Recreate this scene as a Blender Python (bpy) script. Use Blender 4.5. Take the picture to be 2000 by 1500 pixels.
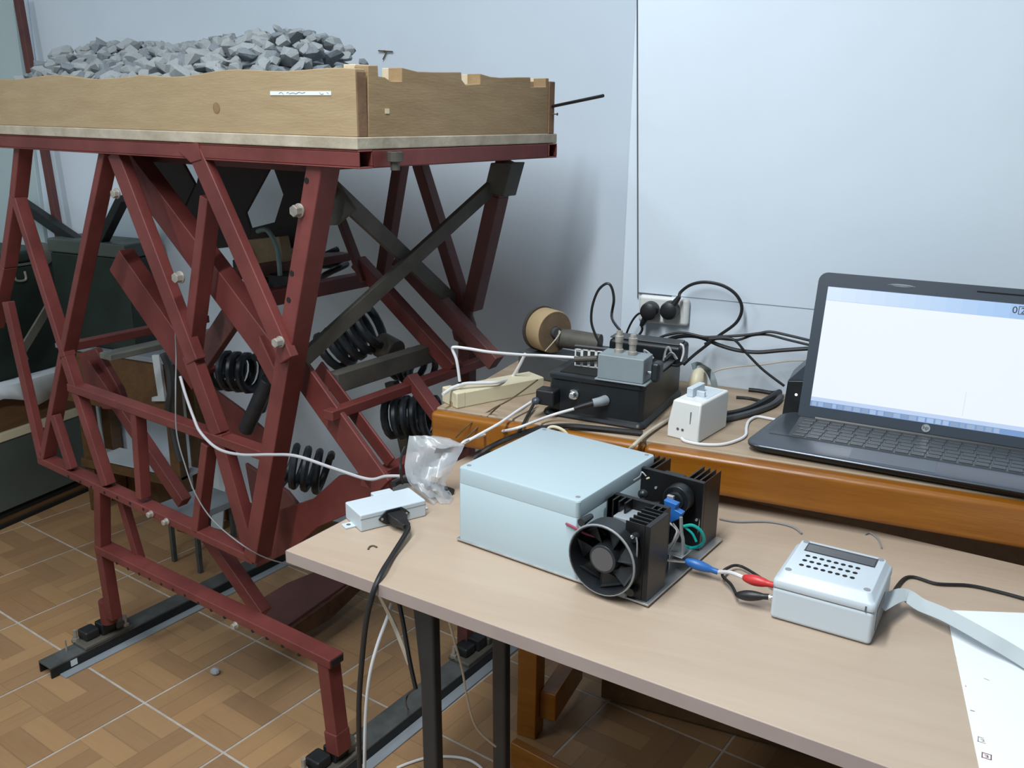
import bpy, bmesh, math, random
import numpy as np
from mathutils import Vector, Matrix
random.seed(7)
for o in list(bpy.data.objects): bpy.data.objects.remove(o)
S = bpy.context.scene
COL = S.collection
# ---------------------------------------------------------------- camera, light, exposure
EYE = np.array([0.0, 0.0, 1.34])
FPX = 1767.5
def _cam_axes():
    p, r, t = math.radians(16.634), math.radians(.759), math.radians(180-156.16)
    fwd = np.array([0, math.cos(p), -math.sin(p)]); down = np.array([0, -math.sin(p), -math.cos(p)])
    m = np.array([[1., 0, 0], down, fwd])
    m = np.array([[math.cos(r), -math.sin(r), 0], [math.sin(r), math.cos(r), 0], [0, 0, 1]]) @ m
    z = np.array([[math.cos(t), -math.sin(t), 0], [math.sin(t), math.cos(t), 0], [0, 0, 1]])
    return m @ z.T
AX = _cam_axes()
cd = bpy.data.cameras.new('camera'); cam = bpy.data.objects.new('camera', cd); COL.objects.link(cam)
cd.sensor_width = 36; cd.lens = FPX/2000*36; cd.clip_start = .02
rt, dn, fw = AX
cam.matrix_world = Matrix(((rt[0], -dn[0], -fw[0], EYE[0]), (rt[1], -dn[1], -fw[1], EYE[1]), (rt[2], -dn[2], -fw[2], EYE[2]), (0, 0, 0, 1)))
S.camera = cam
S.view_settings.view_transform = 'Standard'; S.view_settings.look = 'None'
S.view_settings.exposure = 0.0; S.view_settings.gamma = 1; S.view_settings.use_curve_mapping = False
w = bpy.data.worlds.new('world'); S.world = w; w.use_nodes = True
bg = w.node_tree.nodes['Background']; bg.inputs[0].default_value = (.80, .93, 1.0, 1); bg.inputs[1].default_value = .42
def area(name, loc, target, sx, sy, power, col):
    l = bpy.data.lights.new(name, 'AREA'); l.shape = 'RECTANGLE'; l.size = sx; l.size_y = sy; l.energy = power; l.color = col
    o = bpy.data.objects.new(name, l); COL.objects.link(o); o.location = loc
    o.rotation_euler = (Vector(target)-Vector(loc)).to_track_quat('-Z', 'Y').to_euler()
    return o
area('ceiling_lamp_light', (-.58, .05, 2.68), (-.58, .051, 0), .14, 2.0, 72, (.93, .98, 1.0))
area('ceiling_lamp_light', (-2.4, -.50, 2.68), (-2.4, -.499, 0), .16, 1.3, 26, (.93, .98, 1.0))
area('fill_light', (.2, -2.45, 1.7), (-.4, 1.5, 1.0), 2.2, 1.3, 3, (.86, .95, 1.0))  # added weak fill from behind the camera, not a real window

# ---------------------------------------------------------------- measuring helpers: a sight line meets a real plane
def ray(x, y): return AX.T @ np.array([(x-1000)/FPX, (y-750)/FPX, 1.0])
def at_z(x, y, z): d = ray(x, y); return EYE + d*((z-EYE[2])/d[2])
def at_y(x, y, Y): d = ray(x, y); return EYE + d*(Y/d[1])
def on(x, y, P, n): d = ray(x, y); n = np.asarray(n, float); return EYE + d*(((np.asarray(P)-EYE)@n)/(d@n))
_a = math.radians(-10.3)
RU = np.array([math.cos(_a), math.sin(_a), 0]); RV = np.array([-math.sin(_a), math.cos(_a), 0]); RZ = np.array([0, 0, 1.])
def uvz(u, v, z): return RU*u + RV*v + RZ*z
def onv(x, y, v): return on(x, y, RV*v, RV)
def onu(x, y, u): return on(x, y, RU*u, RU)
def U(P): return float(P @ RU)
def Vv(P): return float(P @ RV)
class Frame:
    def __init__(s, o, yaw):
        s.o = np.array(o, float); a = math.radians(yaw)
        s.x = np.array([math.cos(a), math.sin(a), 0]); s.y = np.array([-math.sin(a), math.cos(a), 0]); s.z = np.array([0, 0, 1.])
    def __call__(s, x, y, z): return s.o + s.x*x + s.y*y + s.z*z
    def inv(s, P): q = np.asarray(P)-s.o; return np.array([q@s.x, q@s.y, q@s.z])
    def z_(s, px, py, z): return s.inv(at_z(px, py, s.o[2]+z))
WORLD = Frame((0, 0, 0), 0)
def nrm(a): a = np.asarray(a, float); return a/np.linalg.norm(a)

# ---------------------------------------------------------------- materials
def mat(name, col, rough=.6, metal=0., var=.0, scale=8., bump=0., col2=None, spec=.5, coat=0., alpha=1., trans=0., stretch=None, emit=None, bscale=None):
    m = bpy.data.materials.new(name); m.use_nodes = True; nt = m.node_tree; b = nt.nodes['Principled BSDF']
    b.inputs['Base Color'].default_value = (*col, 1); b.inputs['Roughness'].default_value = rough; b.inputs['Metallic'].default_value = metal
    b.inputs['Specular IOR Level'].default_value = spec; b.inputs['Coat Weight'].default_value = coat
    b.inputs['Transmission Weight'].default_value = trans; b.inputs['Alpha'].default_value = alpha
    if emit: b.inputs['Emission Color'].default_value = (*emit[0], 1); b.inputs['Emission Strength'].default_value = emit[1]
    if var or col2 or bump:
        tc = nt.nodes.new('ShaderNodeTexCoord'); mp = nt.nodes.new('ShaderNodeMapping'); nt.links.new(tc.outputs['Object'], mp.inputs[0])
        if stretch: mp.inputs['Rotation'].default_value = (0, 0, stretch[3] if len(stretch) > 3 else 0); mp.inputs['Scale'].default_value = stretch[:3]
        n = nt.nodes.new('ShaderNodeTexNoise'); n.inputs['Scale'].default_value = scale; n.inputs['Detail'].default_value = 6; n.inputs['Roughness'].default_value = .62
        nt.links.new(mp.outputs[0], n.inputs['Vector'])
        if var or col2:
            r = nt.nodes.new('ShaderNodeValToRGB'); r.color_ramp.elements[0].position = .33; r.color_ramp.elements[1].position = .68
            c2 = col2 or tuple(min(1, c*(1+var)) for c in col); c1 = col if col2 else tuple(c*(1-var) for c in col)
            r.color_ramp.elements[0].color = (*c1, 1); r.color_ramp.elements[1].color = (*c2, 1)
            nt.links.new(n.outputs['Fac'], r.inputs[0]); nt.links.new(r.outputs[0], b.inputs['Base Color'])
        if bump:
            n2 = nt.nodes.new('ShaderNodeTexNoise'); n2.inputs['Scale'].default_value = bscale or scale*6; n2.inputs['Detail'].default_value = 4
            nt.links.new(mp.outputs[0], n2.inputs['Vector'])
            bp = nt.nodes.new('ShaderNodeBump'); bp.inputs['Strength'].default_value = bump; bp.inputs['Distance'].default_value = .004
            nt.links.new(n2.outputs['Fac'], bp.inputs['Height']); nt.links.new(bp.outputs[0], b.inputs['Normal'])
    return m
def wood(name, dark, light, along=(1, 0, 0), scale=3., squeeze=14., rough=.55, rot=0.):
    sc = [squeeze, squeeze, squeeze]
    for i in range(3):
        if along[i]: sc[i] = 1.0
    m = mat(name, dark, rough, 0, 0, scale, .12, light, stretch=(sc[0], sc[1], sc[2], rot))
    return m
def parquet(name):
    """printed basket parquet on a floor tile, object coordinates run 0..1 across the tile"""
    m = bpy.data.materials.new(name); m.use_nodes = True; nt = m.node_tree; b = nt.nodes['Principled BSDF']; L = nt.links.new
    def N(t): return nt.nodes.new('ShaderNode'+t)
    def M(op, a, c=None):
        n = N('Math'); n.operation = op
        for i, q in enumerate((a, c)):
            if q is None: continue
            if isinstance(q, (int, float)): n.inputs[i].default_value = q
            else: L(q, n.inputs[i])
        return n.outputs[0]
    tc = N('TexCoord'); oi = N('ObjectInfo'); sp = N('SeparateXYZ'); L(tc.outputs['Object'], sp.inputs[0])
    x = M('MULTIPLY', sp.outputs[0], 2/.29); y = M('MULTIPLY', sp.outputs[1], 2/.327)
    ix, iy = M('FLOOR', x), M('FLOOR', y)
    par = M('FLOORED_MODULO', M('ADD', ix, iy), 2)
    mx = N('Mix'); L(par, mx.inputs[0]); L(x, mx.inputs[2]); L(y, mx.inputs[3]); across = M('MULTIPLY', mx.outputs[0], 3.0)
    my = N('Mix'); L(par, my.inputs[0]); L(y, my.inputs[2]); L(x, my.inputs[3]); alongv = my.outputs[0]
    strip = M('FLOOR', across)
    cv = N('CombineXYZ'); L(strip, cv.inputs[0]); L(M('ADD', M('MULTIPLY', ix, 7.3), M('MULTIPLY', iy, 3.1)), cv.inputs[1]); L(M('MULTIPLY', oi.outputs['Random'], 91), cv.inputs[2])
    wn = N('TexWhiteNoise'); L(cv.outputs[0], wn.inputs[0])
    gv = N('CombineXYZ'); L(M('MULTIPLY', across, 9), gv.inputs[0]); L(M('MULTIPLY', alongv, 1.5), gv.inputs[1]); L(M('ADD', strip, M('MULTIPLY', oi.outputs['Random'], 50)), gv.inputs[2])
    gn = N('TexNoise'); gn.inputs['Scale'].default_value = 1.0; gn.inputs['Detail'].default_value = 5; L(gv.outputs[0], gn.inputs['Vector'])
    big = N('TexNoise'); big.inputs['Scale'].default_value = 3.0; L(tc.outputs['Object'], big.inputs['Vector'])
    val = M('ADD', M('ADD', M('MULTIPLY', wn.outputs['Value'], .55), M('MULTIPLY', gn.outputs['Fac'], .35)), M('MULTIPLY', oi.outputs['Random'], .12))
    r = N('ValToRGB'); e = r.color_ramp.elements; e[0].position = .1; e[0].color = (.24, .115, .045, 1); e[1].position = .9; e[1].color = (.44, .245, .10, 1)
    L(val, r.inputs[0])
    fr = M('FRACT', across); edge = M('LESS_THAN', M('MINIMUM', fr, M('SUBTRACT', 1, fr)), .035)
    dk = N('Mix'); dk.data_type = 'RGBA'; L(M('MULTIPLY', edge, .35), dk.inputs[0]); L(r.outputs[0], dk.inputs[6]); dk.inputs[7].default_value = (.12, .06, .03, 1)
    # floor dust
    du = N('Mix'); du.data_type = 'RGBA'; L(M('MULTIPLY', M('GREATER_THAN', big.outputs['Fac'], .0), M('MULTIPLY', big.outputs['Fac'], .38)), du.inputs[0]); L(dk.outputs[2], du.inputs[6]); du.inputs[7].default_value = (.36, .30, .22, 1)
    L(du.outputs[2], b.inputs['Base Color']); b.inputs['Roughness'].default_value = .5
    return m
MT = dict(
 wall=mat('wall_paint', (.65, .735, .83), .75, 0, .03, 2.2, .06, bscale=60),
 wall_l=mat('grey_green_paint', (.46, .56, .58), .7, 0, .03, 2),
 panel=mat('panel_board', (.58, .68, .76), .55, 0, .02, 2),
 rust=mat('rusty_edge', (.06, .025, .012), .8, 0, 0, 25, .2, (.14, .06, .03)), greyw=mat('grey_wall_paint', (.30, .33, .35), .8, 0, .04, 2), webdk=mat('shaded_red_steel', (.022, .012, .011), .7, 0, .3, 9), duststeel=mat('dusty_black_steel', (.075, .08, .08), .6, .1, .35, 14), gap=mat('dark_gap', (.10, .11, .12), .8),  # webdk: shade under the platform put into the red
 grout=mat('grout', (.46, .42, .38), .8, 0, .15, 30),
 tile=parquet('parquet_tile'),
 red=mat('red_oxide_paint', (.108, .0195, .0165), .55, 0, 0, 7, .10, (.182, .040, .035), bscale=70),
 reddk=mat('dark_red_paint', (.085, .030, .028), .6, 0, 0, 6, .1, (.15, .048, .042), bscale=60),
 olive=mat('dark_olive_steel', (.055, .05, .042), .6, .1, 0, 9, .08, (.12, .11, .092)),  # shade on the side diagonals is put into this olive
 blk=mat('black_steel', (.016, .018, .020), .5, .3, .4, 12),
 spring=mat('black_spring_steel', (.030, .036, .044), .38, .35, .35, 14),
 zinc=mat('dull_zinc', (.40, .37, .33), .5, .5, .3, 40),
 hole=mat('hole_black', (.006, .006, .006), .9),
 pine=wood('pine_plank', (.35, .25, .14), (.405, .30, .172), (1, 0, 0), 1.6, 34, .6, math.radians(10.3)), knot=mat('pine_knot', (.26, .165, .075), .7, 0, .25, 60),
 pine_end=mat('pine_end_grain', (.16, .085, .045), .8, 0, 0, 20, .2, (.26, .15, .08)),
 pine_shaded=wood('shaded_pine_side', (.29, .19, .095), (.35, .24, .125), (0, 1, 0), 1.6, 34, .6, math.radians(10.3)),  # darker than the front pine, side shade put into the colour
 cutwood=mat('fresh_cut_wood', (.66, .55, .38), .7, 0, .1, 20),
 ply=mat('weathered_board', (.33, .28, .21), .8, 0, 0, 16, .2, (.50, .44, .35)),
 stone=mat('crushed_stone', (.22, .25, .27), .9, 0, 0, 26, .5, (.44, .47, .48), bscale=120),
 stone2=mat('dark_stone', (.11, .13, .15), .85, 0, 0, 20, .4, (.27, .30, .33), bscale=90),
 desk=wood('beech_laminate', (.42, .32, .24), (.47, .37, .285), (1, 0, 0), 2.0, 8, .42, math.radians(8.4)),
 band=mat('mauve_edge_band', (.38, .30, .275), .5, 0, .06, 12),
 legblk=mat('black_powder_coat', (.022, .024, .027), .45, .1, .2, 20),
 amp=mat('pale_grey_abs', (.42, .52, .565), .42, 0, .015, 4),
 abs=mat('white_abs', (.55, .62, .68), .38, 0, .015, 4),
 alu=mat('brushed_aluminium', (.55, .57, .58), .35, .8, .12, 30),
 heat=mat('black_anodised', (.012, .012, .013), .35, .3, .3, 20),
 fan=mat('black_fan_plastic', (.018, .021, .025), .42),
 fanhub=mat('fan_hub_label', (.10, .095, .10), .5),
 chrome=mat('bright_metal', (.65, .66, .68), .2, 1.0),
 blue=mat('blue_plastic', (.02, .13, .42), .4), red_p=mat('red_plastic', (.55, .03, .03), .4), teal=mat('teal_wire', (.0, .30, .27), .4),
 pinkw=mat('maroon_wire', (.30, .05, .09), .5), rubber=mat('black_rubber', (.012, .012, .014), .45), rubber2=mat('grey_rubber', (.06, .065, .07), .5),
 white=mat('white_plastic', (.72, .73, .72), .4, 0, .03, 5), whitec=mat('white_cable', (.72, .72, .74), .45), beigec=mat('beige_cable', (.50, .44, .36), .5), grayc=mat('grey_cable', (.24, .25, .26), .5),
 cream=mat('cream_plastic', (.66, .60, .43), .45, 0, .05, 6),
 case=mat('black_case_plastic', (.010, .013, .016), .38, 0, .3, 14),
 gbox=mat('grey_die_cast', (.24, .29, .31), .5, .1, .08, 12),
 lcd=mat('lcd_glass', (.030, .036, .042), .12), glass=mat('clear_plastic', (.75, .78, .8), .1, 0, trans=.85), 
 bench_t=wood('worn_bench_top', (.28, .205, .14), (.40, .31, .22), (1, 0, 0), 3, 7, .55),
 bench_f=wood('orange_varnished_wood', (.22, .070, .004), (.31, .115, .010), (1, 0, 0), 4, 12, .32),
 lap=mat('dark_grey_laptop', (.062, .080, .105), .32, .15, .06, 10), lapb=mat('black_laptop_base', (.008, .009, .011), .4), lapk=mat('laptop_key', (.05, .058, .066), .4),
 lapd=mat('laptop_deck', (.080, .094, .115), .28, .4, .05, 20), bez=mat('laptop_bezel', (.040, .054, .074), .35),
 kraft=mat('kraft_paper', (.40, .29, .16), .7, 0, .08, 8), kraftd=mat('brown_roll_side', (.16, .105, .062), .8, 0, .2, 30), dkbrown=mat('dark_disc', (.055, .045, .038), .6),
 bag=mat('clear_bag_film', (.60, .63, .66), .2, 0, alpha=.42, bump=.4, scale=14, bscale=30), 
 paper=mat('white_paper', (.78, .83, .87), .7), ink=mat('brown_print', (.17, .10, .08), .7), inkg=mat('grey_print', (.28, .27, .25), .7),
 green=mat('dark_green_case', (.018, .030, .024), .5, 0, .3, 10), greeng=mat('grey_green_cabinet', (.085, .105, .095), .55, 0, .1, 8), brown=wood('dark_brown_wood', (.10, .050, .02), (.15, .08, .032), (0, 1, 0), 4, 10, .5),
 cloth=mat('white_cloth', (.60, .66, .70), .85, 0, .08, 6), sheet=mat('grey_sheet', (.26, .29, .32), .6, 0, .1, 6), gbar=mat('grey_green_bar', (.20, .20, .17), .5, .3, .1, 12),
 tealhose=mat('pale_teal_hose', (.17, .26, .26), .5), wire=mat('rusty_wire', (.10, .075, .04), .6), silver=mat('tinned_lead', (.6, .6, .6), .35, .6),
)

# ---------------------------------------------------------------- mesh builder
class MB:
    def __init__(s): s.v = []; s.f = []
    def add(s, vs, fs):
        k = len(s.v); s.v += [np.asarray(p, float) for p in vs]; s.f += [[i+k for i in f] for f in fs]; return s
    def hexa(s, c, ax, ay, az):
        vs = [c+sx*ax+sy*ay+sz*az for sz in (-1, 1) for sy in (-1, 1) for sx in (-1, 1)]
        return s.add(vs, [[0, 2, 3, 1], [4, 5, 7, 6], [0, 1, 5, 4], [2, 6, 7, 3], [0, 4, 6, 2], [1, 3, 7, 5]])
    def fbox(s, F, x0, x1, y0, y1, z0, z1):
        return s.hexa(F((x0+x1)/2, (y0+y1)/2, (z0+z1)/2), F.x*abs(x1-x0)/2, F.y*abs(y1-y0)/2, F.z*abs(z1-z0)/2)
    def beam(s, p0, p1, w, d, n, shift=0.):
        p0 = np.asarray(p0, float); p1 = np.asarray(p1, float); a = nrm(p1-p0); sd = nrm(np.cross(a, n)); nn = nrm(np.cross(sd, a))
        if nn @ np.asarray(n) < 0: nn = -nn
        return s.hexa((p0+p1)/2+nn*shift, (p1-p0)/2, sd*w/2, nn*d/2)
    def cyl(s, p0, p1, r, r1=None, seg=16, cap=True):
        r1 = r if r1 is None else r1; p0 = np.asarray(p0, float); p1 = np.asarray(p1, float); a = nrm(p1-p0)
        t = np.array([1., 0, 0]) if abs(a[0]) < .8 else np.array([0, 1., 0]); x = nrm(np.cross(a, t)); y = np.cross(a, x)
        vs = []
        for p, q in ((p0, r), (p1, r1)):
            vs += [p+(x*math.cos(2*math.pi*i/seg)+y*math.sin(2*math.pi*i/seg))*q for i in range(seg)]
        fs = [[i, (i+1) % seg, seg+(i+1) % seg, seg+i] for i in range(seg)]
        if cap: fs += [list(range(seg))[::-1], list(range(seg, 2*seg))]
        return s.add(vs, fs)
    def revolve(s, o, a, prof, seg=32, closed=False):
        """prof: list of (radius, height along a)"""
        o = np.asarray(o, float); a = nrm(a); t = np.array([1., 0, 0]) if abs(a[0]) < .8 else np.array([0, 1., 0]); x = nrm(np.cross(a, t)); y = np.cross(a, x)
        vs = [o+a*h+(x*math.cos(2*math.pi*i/seg)+y*math.sin(2*math.pi*i/seg))*r for r, h in prof for i in range(seg)]
        n = len(prof); fs = []
        for k in range(n if closed else n-1):
            k2 = (k+1) % n
            fs += [[k*seg+i, k*seg+(i+1) % seg, k2*seg+(i+1) % seg, k2*seg+i] for i in range(seg)]
        if not closed: fs += [list(range(seg))[::-1], list(range((n-1)*seg, n*seg))]
        return s.add(vs, fs)
    def tube(s, pts, r, seg=8, smooth=6, flat=None, up=None, closed=False):
        """round (or flat = (width, thickness)) section swept along a smooth curve"""
        P = [np.asarray(p, float) for p in pts]
        if smooth > 1 and len(P) > 2:
            Q = []; n = len(P)
            for i in range(n if closed else n-1):
                if closed: a, b, c, d = P[(i-1) % n], P[i], P[(i+1) % n], P[(i+2) % n]
                else: a, b, c, d = P[max(i-1, 0)], P[i], P[i+1], P[min(i+2, n-1)]
                for k in range(smooth):
                    t = k/smooth
                    Q.append(.5*((2*b)+(-a+c)*t+(2*a-5*b+4*c-d)*t*t+(-a+3*b-3*c+d)*t**3))
            if not closed: Q.append(P[-1])
            P = Q
        n = len(P); T = [nrm(P[(i+1) % n if closed else min(i+1, n-1)]-P[i-1 if closed else max(i-1, 0)]) for i in range(n)]
        ref = np.asarray(up if up is not None else (0, 0, 1.), float)
        if abs(T[0]@ref) > .95 and up is None: ref = np.array([1., 0, 0])
        x = nrm(ref-T[0]*(ref@T[0])); vs = []
        for i in range(n):
            x = (ref if up is not None else x); x = x-T[i]*(x@T[i]); x = nrm(x); y = np.cross(T[i], x)
            if flat:
                w, h = flat
                sec = [(-h/2, -w/2), (h/2, -w/2), (h/2, w/2), (-h/2, w/2)]
            else:
                rr = r(i/(n-1)) if callable(r) else r
                sec = [(rr*math.cos(2*math.pi*k/seg), rr*math.sin(2*math.pi*k/seg)) for k in range(seg)]
            vs += [P[i]+x*q[0]+y*q[1] for q in sec]
        m = 4 if flat else seg; fs = []
        for i in range(n if closed else n-1):
            j = (i+1) % n
            fs += [[i*m+k, i*m+(k+1) % m, j*m+(k+1) % m, j*m+k] for k in range(m)]
        if not closed: fs += [list(range(m))[::-1], [(n-1)*m+k for k in range(m)]]
        return s.add(vs, fs)
    def prism(s, poly, vec):
        poly = [np.asarray(p, float) for p in poly]; vec = np.asarray(vec, float); n = len(poly)
        return s.add(poly+[p+vec for p in poly], [list(range(n))[::-1], list(range(n, 2*n))]+[[i, (i+1) % n, n+(i+1) % n, n+i] for i in range(n)])
    def loft(s, rings):
        """stack of closed rings with equal counts, capped"""
        m = len(rings[0]); vs = [p for r in rings for p in r]; fs = []
        for k in range(len(rings)-1): fs += [[k*m+i, k*m+(i+1) % m, (k+1)*m+(i+1) % m, (k+1)*m+i] for i in range(m)]
        fs += [list(range(m))[::-1], [(len(rings)-1)*m+i for i in range(m)]]
        return s.add(vs, fs)
    def ball(s, c, rx, ry=None, rz=None, seg=12, ring=8):
        ry = ry or rx; rz = rz or rx; c = np.asarray(c, float); vs = []; fs = []
        for i in range(1, ring):
            t = math.pi*i/ring
            vs += [c+np.array([rx*math.sin(t)*math.cos(2*math.pi*k/seg), ry*math.sin(t)*math.sin(2*math.pi*k/seg), rz*math.cos(t)]) for k in range(seg)]
        for i in range(ring-2): fs += [[i*seg+k, (i+1)*seg+k, (i+1)*seg+(k+1) % seg, i*seg+(k+1) % seg] for k in range(seg)]
        vs += [c+np.array([0, 0, rz]), c-np.array([0, 0, rz])]; a = (ring-1)*seg
        fs += [[a, k, (k+1) % seg] for k in range(seg)]+[[a+1, (ring-2)*seg+(k+1) % seg, (ring-2)*seg+k] for k in range(seg)]
        return s.add(vs, fs)
    def bounds(s): a = np.array(s.v); return a.min(0), a.max(0)
    def build(s, name, m, parent=None, bevel=0., smooth=30, seg=2, origin=None):
        if parent is not None: org = np.array(parent['org'])
        elif origin is not None: org = np.asarray(origin, float)
        else: lo, hi = s.bounds(); org = np.array([(lo[0]+hi[0])/2, (lo[1]+hi[1])/2, lo[2]])
        me = bpy.data.meshes.new(name); me.from_pydata([tuple(p-org) for p in s.v], [], s.f)
        bm = bmesh.new(); bm.from_mesh(me); bmesh.ops.recalc_face_normals(bm, faces=bm.faces)
        bm.to_mesh(me); bm.free()
        me.materials.append(MT[m] if isinstance(m, str) else m)
        if smooth:
            me.polygons.foreach_set('use_smooth', [True]*len(me.polygons)); me.set_sharp_from_angle(angle=math.radians(smooth))
        o = bpy.data.objects.new(name, me); COL.objects.link(o)
        if parent is not None: o.parent = parent
        else: o.location = org
        o['org'] = [float(q) for q in org]
        if bevel:
            b = o.modifiers.new('bevel', 'BEVEL'); b.width = bevel; b.segments = seg; b.limit_method = 'ANGLE'; b.angle_limit = math.radians(40); b.harden_normals = True
        return o
def tag(o, label, cat, group=None):
    o['label'] = label; o['category'] = cat
    if group: o['group'] = group
    return o
def thing(name, label, cat, loc, group=None):
    o = bpy.data.objects.new(name, None); COL.objects.link(o); o.location = [float(q) for q in loc]; o.empty_display_size = .05
    o['org'] = [float(q) for q in loc]; return tag(o, label, cat, group)
def struct(o): o['kind'] = 'structure'; return o
def text_mesh(body, size, origin, xdir, ydir, m, parent, name, depth=.0003):
    c = bpy.data.curves.new(name, 'FONT'); c.body = body; c.size = size; c.extrude = depth
    t = bpy.data.objects.new(name, c); COL.objects.link(t)
    me = bpy.data.meshes.new_from_object(t.evaluated_get(bpy.context.evaluated_depsgraph_get()))
    bpy.data.objects.remove(t)
    x = nrm(xdir); y = nrm(ydir); z = np.cross(x, y); mb = MB()
    mb.add([np.asarray(origin)+x*q.co[0]+y*q.co[1]+z*q.co[2] for q in me.vertices], [list(p.vertices) for p in me.polygons])
    return mb.build(name, m, parent, smooth=0)

# ================================================================ THE SETTING
WB, WP = 2.20, 1.804                     # back wall, partition front
DZ, BZ = .72, .81                        # desk top, bench top
FL = Frame((0, 0, 0), -11.5)
# floor: grout bed plus printed tiles
fb = struct(MB().fbox(WORLD, -3.4, 3.2, -2.8, 2.5, -.06, -.0012).build('floor', 'grout', origin=(0, 0, 0)))
tile_me = None
TX, TY, GR = .292, .327, .0065
for i in range(-9, 7):
    for j in range(-4, 5):
        x0 = -.585+i*TX; y0 = .993+j*TY
        c = FL(x0+TX/2, y0+TY/2, 0)
        if not (-3.1 < c[0] < 1.2 and .35 < c[1] < 2.42): continue
        if tile_me is None:
            t = MB().fbox(Frame((0, 0, 0), 0), GR/2, TX-GR/2, GR/2, TY-GR/2, -.02, 0).build('tile', 'tile', smooth=0, origin=(0, 0, 0)); tile_me = t.data
        else: t = bpy.data.objects.new('tile', tile_me); COL.objects.link(t)
        t.parent = fb; t.location = FL(x0, y0, 0); t.rotation_euler = (0, 0, math.radians(-11.5))
struct(MB().fbox(WORLD, -3.4, .3, WB, WB+.08, 0, 2.75).build('wall_back', 'wall', smooth=0))
struct(MB().fbox(WORLD, -3.3, -3.1, -2.7, WB, 0, 2.8).build('wall_left', 'wall_l', smooth=0))
px_ = at_y(1217, 500, WP)[0]
struct(MB().fbox(WORLD, px_, 3.0, WP, WB, 0, 2.75).build('wall_partition', 'wall', bevel=.004, smooth=30))
struct(MB().fbox(WORLD, 3.0, 3.1, -2.7, WB, 0, 2.8).build('wall_right', 'wall_l', smooth=0))
struct(MB().fbox(WORLD, -3.3, 3.1, -2.8, -2.7, 0, 2.8).build('wall_front', 'greyw', smooth=0))
struct(MB().fbox(WORLD, -3.3, 3.1, -2.8, WB+.08, 2.75, 2.85).build('ceiling', 'wall', smooth=0))
# panel board screwed on the partition, hanging slightly out of plumb
pa = [at_y(1248, 571, WP), at_y(1246, -60, WP), at_y(2300, -60, WP), at_y(2300, 600, WP)]
pa[3][2] = pa[0][2]-.004; pa[2][2] = pa[1][2]
Y1 = np.array([0, 1., 0])
pn = struct(MB().prism([p-Y1*.0016 for p in pa], Y1*.0016).build('trim_1', 'wall', bevel=.0008))
g = MB(); ex = np.array([1., 0, 0])
g.prism([pa[0]-ex*.0022-RZ*.012, pa[0]-ex*.0002-RZ*.012, pa[1]-ex*.0002, pa[1]-ex*.0022], -Y1*.003)
gp = np.array([pa[0][0]+(at_y(1312, 580, WP)[0]-pa[0][0]), pa[0][1], pa[0][2]-.001])
g.prism([pa[0]-RZ*.0016, pa[0], gp, gp-RZ*.0016], -Y1*.003); g.build('panel_gap', 'gap', pn, smooth=0)
# boxed-in pipe at the left of the back wall
f0 = at_y(58, 60, WB)[0]
struct(MB().fbox(WORLD, f0-.55, f0-.03, WB-.025, WB, 0, 2.75).build('trim_2', 'wall_l', bevel=.003))
struct(MB().fbox(WORLD, f0-.03, f0+.012, WB-.012, WB, 0, 2.75).build('trim_3', 'wall', bevel=.004))
struct(MB().fbox(WORLD, -3.1, px_, WB-.012, WB, 0, .08).build('baseboard_back', 'brown', bevel=.002))

# ================================================================ RED STEEL TEST FRAME
V0 = 1.10
rig = thing('steel_test_frame', 'tall red steel test frame with trusses, scissor arms and coil springs under the tray', 'test frame', uvz(-1.6, 1.4, .03))
PL = [0]
def bar(name, pts, v, w, d, m='red', shift=None, parent=rig, bev=.0025):
    """straight steel bars between measured points lying in the frame plane at depth v"""
    for a, b in zip(pts[:-1], pts[1:]):
        pa = onv(*a, v) if len(a) == 2 else onv(a[0], a[1], a[2]); pb = onv(*b, v) if len(b) == 2 else onv(b[0], b[1], b[2])
        o = MB().beam(pa, pb, w, d, RV, d/2 if shift is None else shift).build(name, m, parent, bevel=bev)
    return o
def vbar(name, a, va, vb, w, h, m='red', bev=.0025):
    """bar running straight back from the point seen at a on plane va"""
    p = onv(*a, va); q = p + RV*(vb-va)
    return MB().beam(p, q, w, h, RZ).build(name, m, rig, bevel=bev)
# platform ring of square tube under the tray (ends left open)
ZP0, ZP1 = 1.252, 1.281
UL, UR, VF, VB = -2.24, -1.035, 1.085, 1.685
def sqtube(name, F, L, w, h, t, m):
    """hollow square tube along F.x with visible wall thickness"""
    mb = MB()
    mb.fbox(F, 0, L, 0, w, 0, t).fbox(F, 0, L, 0, w, h-t, h).fbox(F, 0, L, 0, t, t, h-t).fbox(F, 0, L, w-t, w, t, h-t)
    return mb.build(name, m, rig, bevel=.0015)
RF = Frame((0, 0, 0), -10.3)
HB = ZP1-ZP0
sqtube('platform_rail', Frame(RF(UL, VF, ZP0), -10.3), UR-UL, .033, HB, .003, 'red')
sqtube('platform_rail', Frame(RF(UL, VB-.033, ZP0), -10.3), UR-UL, .033, HB, .003, 'red')
MB().fbox(RF, UR-.033, UR-.001, VF+.034, VB-.034, ZP0, ZP1).build('platform_rail', 'red', rig, bevel=.0025)
MB().fbox(RF, -1.62, -1.585, VF+.034, VB-.034, ZP0, ZP1).build('platform_rail', 'red', rig, bevel=.0025)
MB().fbox(RF, UL, UL+.033, VF+.034, VB-.034, ZP0, ZP1).build('platform_rail', 'red', rig, bevel=.0025)
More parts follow.
